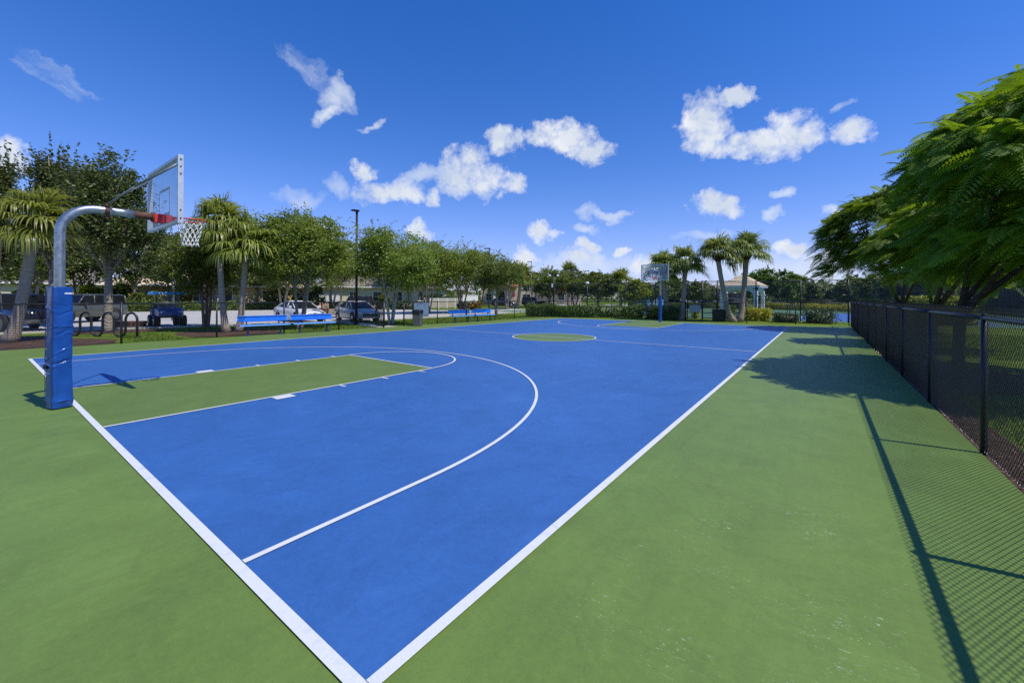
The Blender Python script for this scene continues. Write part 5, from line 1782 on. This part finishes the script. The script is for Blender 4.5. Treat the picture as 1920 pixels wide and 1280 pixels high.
w = bpy.data.worlds.new('World')
S.world = w
w.use_nodes = True
nt = w.node_tree
for n_ in list(nt.nodes):
    nt.nodes.remove(n_)
out = nt.nodes.new('ShaderNodeOutputWorld')
bg = nt.nodes.new('ShaderNodeBackground')
SKY = 0.15
bg.inputs['Strength'].default_value = SKY
nt.links.new(bg.outputs[0], out.inputs[0])
sky = nt.nodes.new('ShaderNodeTexSky')
sky.sky_type = 'NISHITA'
sky.sun_disc = False
sky.sun_elevation = SUN_EL
sky.sun_rotation = math.atan2(SUN_DIR[0], SUN_DIR[1])
sky.altitude = 0
sky.air_density = 1.0
sky.dust_density = 0.0
sky.ozone_density = 2.6
hs = nd(nt, 'ShaderNodeHueSaturation', i_Saturation=1.37, i_Value=1.18)
hs.inputs['Hue'].default_value = 0.516
nt.links.new(sky.outputs[0], hs.inputs['Color'])
# the film's shoulder on the bright horizon: c * lim / (c + lim)
def vm(op, a, b):
    m_ = nt.nodes.new('ShaderNodeVectorMath')
    m_.operation = op
    for i, v_ in enumerate((a, b)):
        if isinstance(v_, bpy.types.NodeSocket):
            nt.links.new(v_, m_.inputs[i])
        else:
            m_.inputs[i].default_value = v_
    return m_.outputs[0]
skycol = vm('DIVIDE', vm('MULTIPLY', hs.outputs[0], (8.16, 8.72, 43.2)), vm('ADD', hs.outputs[0], (8.0, 8.0, 40.0)))

# clouds: each one a few soft ellipses of sky directions, frayed by noise
tc = nt.nodes.new('ShaderNodeTexCoord')
dirv = tc.outputs['Generated']
def vmath(op, a, b=None):
    m_ = nt.nodes.new('ShaderNodeVectorMath')
    m_.operation = op
    for i, v_ in enumerate((a, b)):
        if v_ is None:
            continue
        if isinstance(v_, bpy.types.NodeSocket):
            nt.links.new(v_, m_.inputs[i])
        elif isinstance(v_, (int, float)):
            m_.inputs['Scale'].default_value = v_
        else:
            m_.inputs[i].default_value = v_
    return m_
def wnoise(scale, detail, rough, color=False, vec=None):
    n_ = nd(nt, 'ShaderNodeTexNoise', i_Scale=scale, i_Detail=detail, i_Roughness=rough)
    nt.links.new(vec or dirv, n_.inputs['Vector'])
    return n_.outputs['Color' if color else 'Fac']
warp = vmath('SUBTRACT', wnoise(9.0, 6, 0.62, True), (0.5, 0.5, 0.5)).outputs[0]
sc = nt.nodes.new('ShaderNodeVectorMath'); sc.operation = 'SCALE'
nt.links.new(warp, sc.inputs[0]); sc.inputs['Scale'].default_value = 0.11
wdir = vmath('ADD', dirv, sc.outputs[0]).outputs[0]

def blob(u, v, ru, rv, tilt=0.0, wgt=1.0):
    d = ray(u, v); n0 = np.linalg.norm(d); c_ = d/n0
    # tangent directions of one survey column / row
    du = (_R - c_*(_R @ c_)) / n0 / FOC
    dv = (_U - c_*(_U @ c_)) / n0 / FOC
    ct, st_ = math.cos(tilt), math.sin(tilt)
    a1 = (du*ct + dv*st_)*ru
    b1 = (-du*st_ + dv*ct)*rv
    Mx = np.linalg.pinv(np.stack([a1, b1], 1))
    rel = vmath('SUBTRACT', wdir, tuple(c_)).outputs[0]
    a = vmath('DOT_PRODUCT', rel, tuple(Mx[0])).outputs['Value']
    b = vmath('DOT_PRODUCT', rel, tuple(Mx[1])).outputs['Value']
    r2 = math_(nt, 'MULTIPLY_ADD', a, a, math_(nt, 'MULTIPLY', b, b))
    return math_(nt, 'MULTIPLY_ADD', r2, -wgt, wgt)

cum = [(944, 264, 34, 40, 0), (1055, 262, 85, 34, 0), (1110, 278, 50, 36, 0), (1010, 255, 40, 34, 0),
       (872, 318, 62, 46, 0), (915, 340, 60, 32, 0), (970, 352, 34, 24, 0),
       (1316, 235, 56, 56, 0), (1385, 198, 48, 14, .25), (1400, 268, 84, 30, 0), (1488, 250, 66, 42, 0), (1600, 248, 60, 30, .35),
       (1340, 385, 66, 26, 0), (1372, 375, 30, 22, 0), (735, 364, 66, 28, 0), (683, 320, 26, 22, 0), (815, 370, 20, 22, 0),
       (780, 438, 28, 22, 0), (1090, 483, 42, 22, 0), (1106, 460, 24, 13, 0), (985, 476, 24, 24, 0), (608, 424, 30, 22, 0),
       (1022, 430, 36, 16, -.4), (1158, 470, 20, 11, .3), (1205, 488, 38, 18, 0), (1486, 465, 48, 14, 0), (1535, 484, 40, 13, 0),
       (15, 292, 52, 44, -.5)]
thin = [(790, 330, 60, 12, .3, .55), (1150, 403, 42, 8, 0, .6), (1106, 398, 18, 12, 0, .5), (1103, 427, 20, 10, 0, .7), (1471, 358, 16, 13, 0, .7), (1460, 404, 15, 11, .5, .6), (1570, 396, 28, 11, 0, .7),
        (560, 372, 40, 14, 0, .4), (628, 352, 28, 12, -.4, .4), (1575, 192, 20, 8, .5, .35), (30, 260, 18, 10, 0, .5), (1250, 492, 100, 18, 0, .6), (1440, 502, 170, 26, 0, .55), (1080, 505, 170, 24, 0, .5), (1320, 445, 60, 10, .1, .45)]
def vmax(lst):
    while len(lst) > 1:
        lst = [math_(nt, 'MAXIMUM', lst[i], lst[i+1]) if i+1 < len(lst) else lst[i] for i in range(0, len(lst), 2)]
    return lst[0]
mc = vmax([blob(u, v, ru*1.04, rv*1.04, t_) for u, v, ru, rv, t_ in cum])
mt = vmax([blob(u, v, ru*1.3, rv*1.3, t_, wg) for u, v, ru, rv, t_, wg in thin])
fn = wnoise(30.0, 8, 0.62)
fn2 = wnoise(12.0, 6, 0.6)
edge = math_(nt, 'MULTIPLY_ADD', fn, 2.5, -1.26)
dc = math_(nt, 'ADD', mc, edge)
dens_c = ramp(nt, dc, [(0.0, 0.0), (0.30, 0.30), (0.90, 1.0)])
dt_ = math_(nt, 'MULTIPLY_ADD', fn2, 0.9, math_(nt, 'ADD', mt, -0.45))
dens_t = math_(nt, 'MULTIPLY', ramp(nt, dt_, [(0.02, 0.0), (0.75, 1.0)]), 0.75)
# cirrus wisp: streaks stretched along one direction of the sky
d0 = ray(620, 160); d0 = d0/np.linalg.norm(d0)
e1 = _R - d0*(_R @ d0); e1 /= np.linalg.norm(e1)
e2 = np.cross(d0, e1)
ta = math.radians(42)
s1 = e1*math.cos(ta)+e2*math.sin(ta) if e2[2] < 0 else e1*math.cos(ta)-e2*math.sin(ta)
s2 = np.cross(d0, s1)
ca = nt.nodes.new('ShaderNodeCombineXYZ')
nt.links.new(math_(nt, 'MULTIPLY', vmath('DOT_PRODUCT', wdir, tuple(s1)).outputs['Value'], 8.0), ca.inputs[0])
nt.links.new(math_(nt, 'MULTIPLY', vmath('DOT_PRODUCT', wdir, tuple(s2)).outputs['Value'], 32.0), ca.inputs[1])
stk = wnoise(1.0, 8, 0.68, False, ca.outputs[0])
wis = vmax([blob(592, 150, 95, 24, -.80, .42), blob(632, 184, 46, 34, -.2, .9), blob(612, 208, 52, 20, .35, .9), blob(700, 234, 40, 10, .2, .8), blob(105, 150, 110, 26, -.42, .45)])
dw = math_(nt, 'MULTIPLY_ADD', stk, 1.4, math_(nt, 'ADD', wis, -0.72))
dens_w = math_(nt, 'MULTIPLY', ramp(nt, dw, [(0.14, 0.0), (1.05, 1.0)]), 0.85)
# cloud tone: sunlit white with faint grey hollows and bases
hol = ramp(nt, math_(nt, 'MULTIPLY_ADD', fn2, 0.9, math_(nt, 'MULTIPLY', mc, 0.28)), [(0.40, 1.0), (0.78, 0.0)])
K = 1/SKY
ccol = mixc(nt, hol, (0.62*K, 0.70*K, 0.84*K), (0.94*K, 0.96*K, 0.99*K))
col = mixc(nt, math_(nt, 'MULTIPLY', dens_w, 1.0), skycol, (0.78*K, 0.85*K, 0.95*K))
col = mixc(nt, dens_t, col, (0.74*K, 0.82*K, 0.93*K))
col = mixc(nt, dens_c, col, ccol)
nt.links.new(col, bg.inputs['Color'])
try:
    w.cycles.sampling_method = 'MANUAL'
    w.cycles.sample_map_resolution = 512
except Exception:
    pass

cd = bpy.data.cameras.new('camera')
co = bpy.data.objects.new('camera', cd)
COL.objects.link(co)
cd.sensor_width = 36.0
cd.sensor_fit = 'HORIZONTAL'
cd.lens = FOC/1920*36.0
cd.shift_x = 0.0
cd.shift_y = -(640.0-PY)/1920.0
cd.clip_start = 0.05
cd.clip_end = 3000
mw = Matrix(((_R[0], _U[0], -_F[0], CAM[0]), (_R[1], _U[1], -_F[1], CAM[1]), (_R[2], _U[2], -_F[2], CAM[2]), (0, 0, 0, 1)))
co.matrix_world = mw
S.camera = co

S.view_settings.view_transform = 'Standard'
S.view_settings.look = 'None'
S.view_settings.gamma = 1.0
S.view_settings.exposure = 0.0
S.view_settings.use_curve_mapping = False
S.render.engine = 'CYCLES'
S.cycles.max_bounces = 6
S.cycles.transparent_max_bounces = 12
S.cycles.use_denoising = False
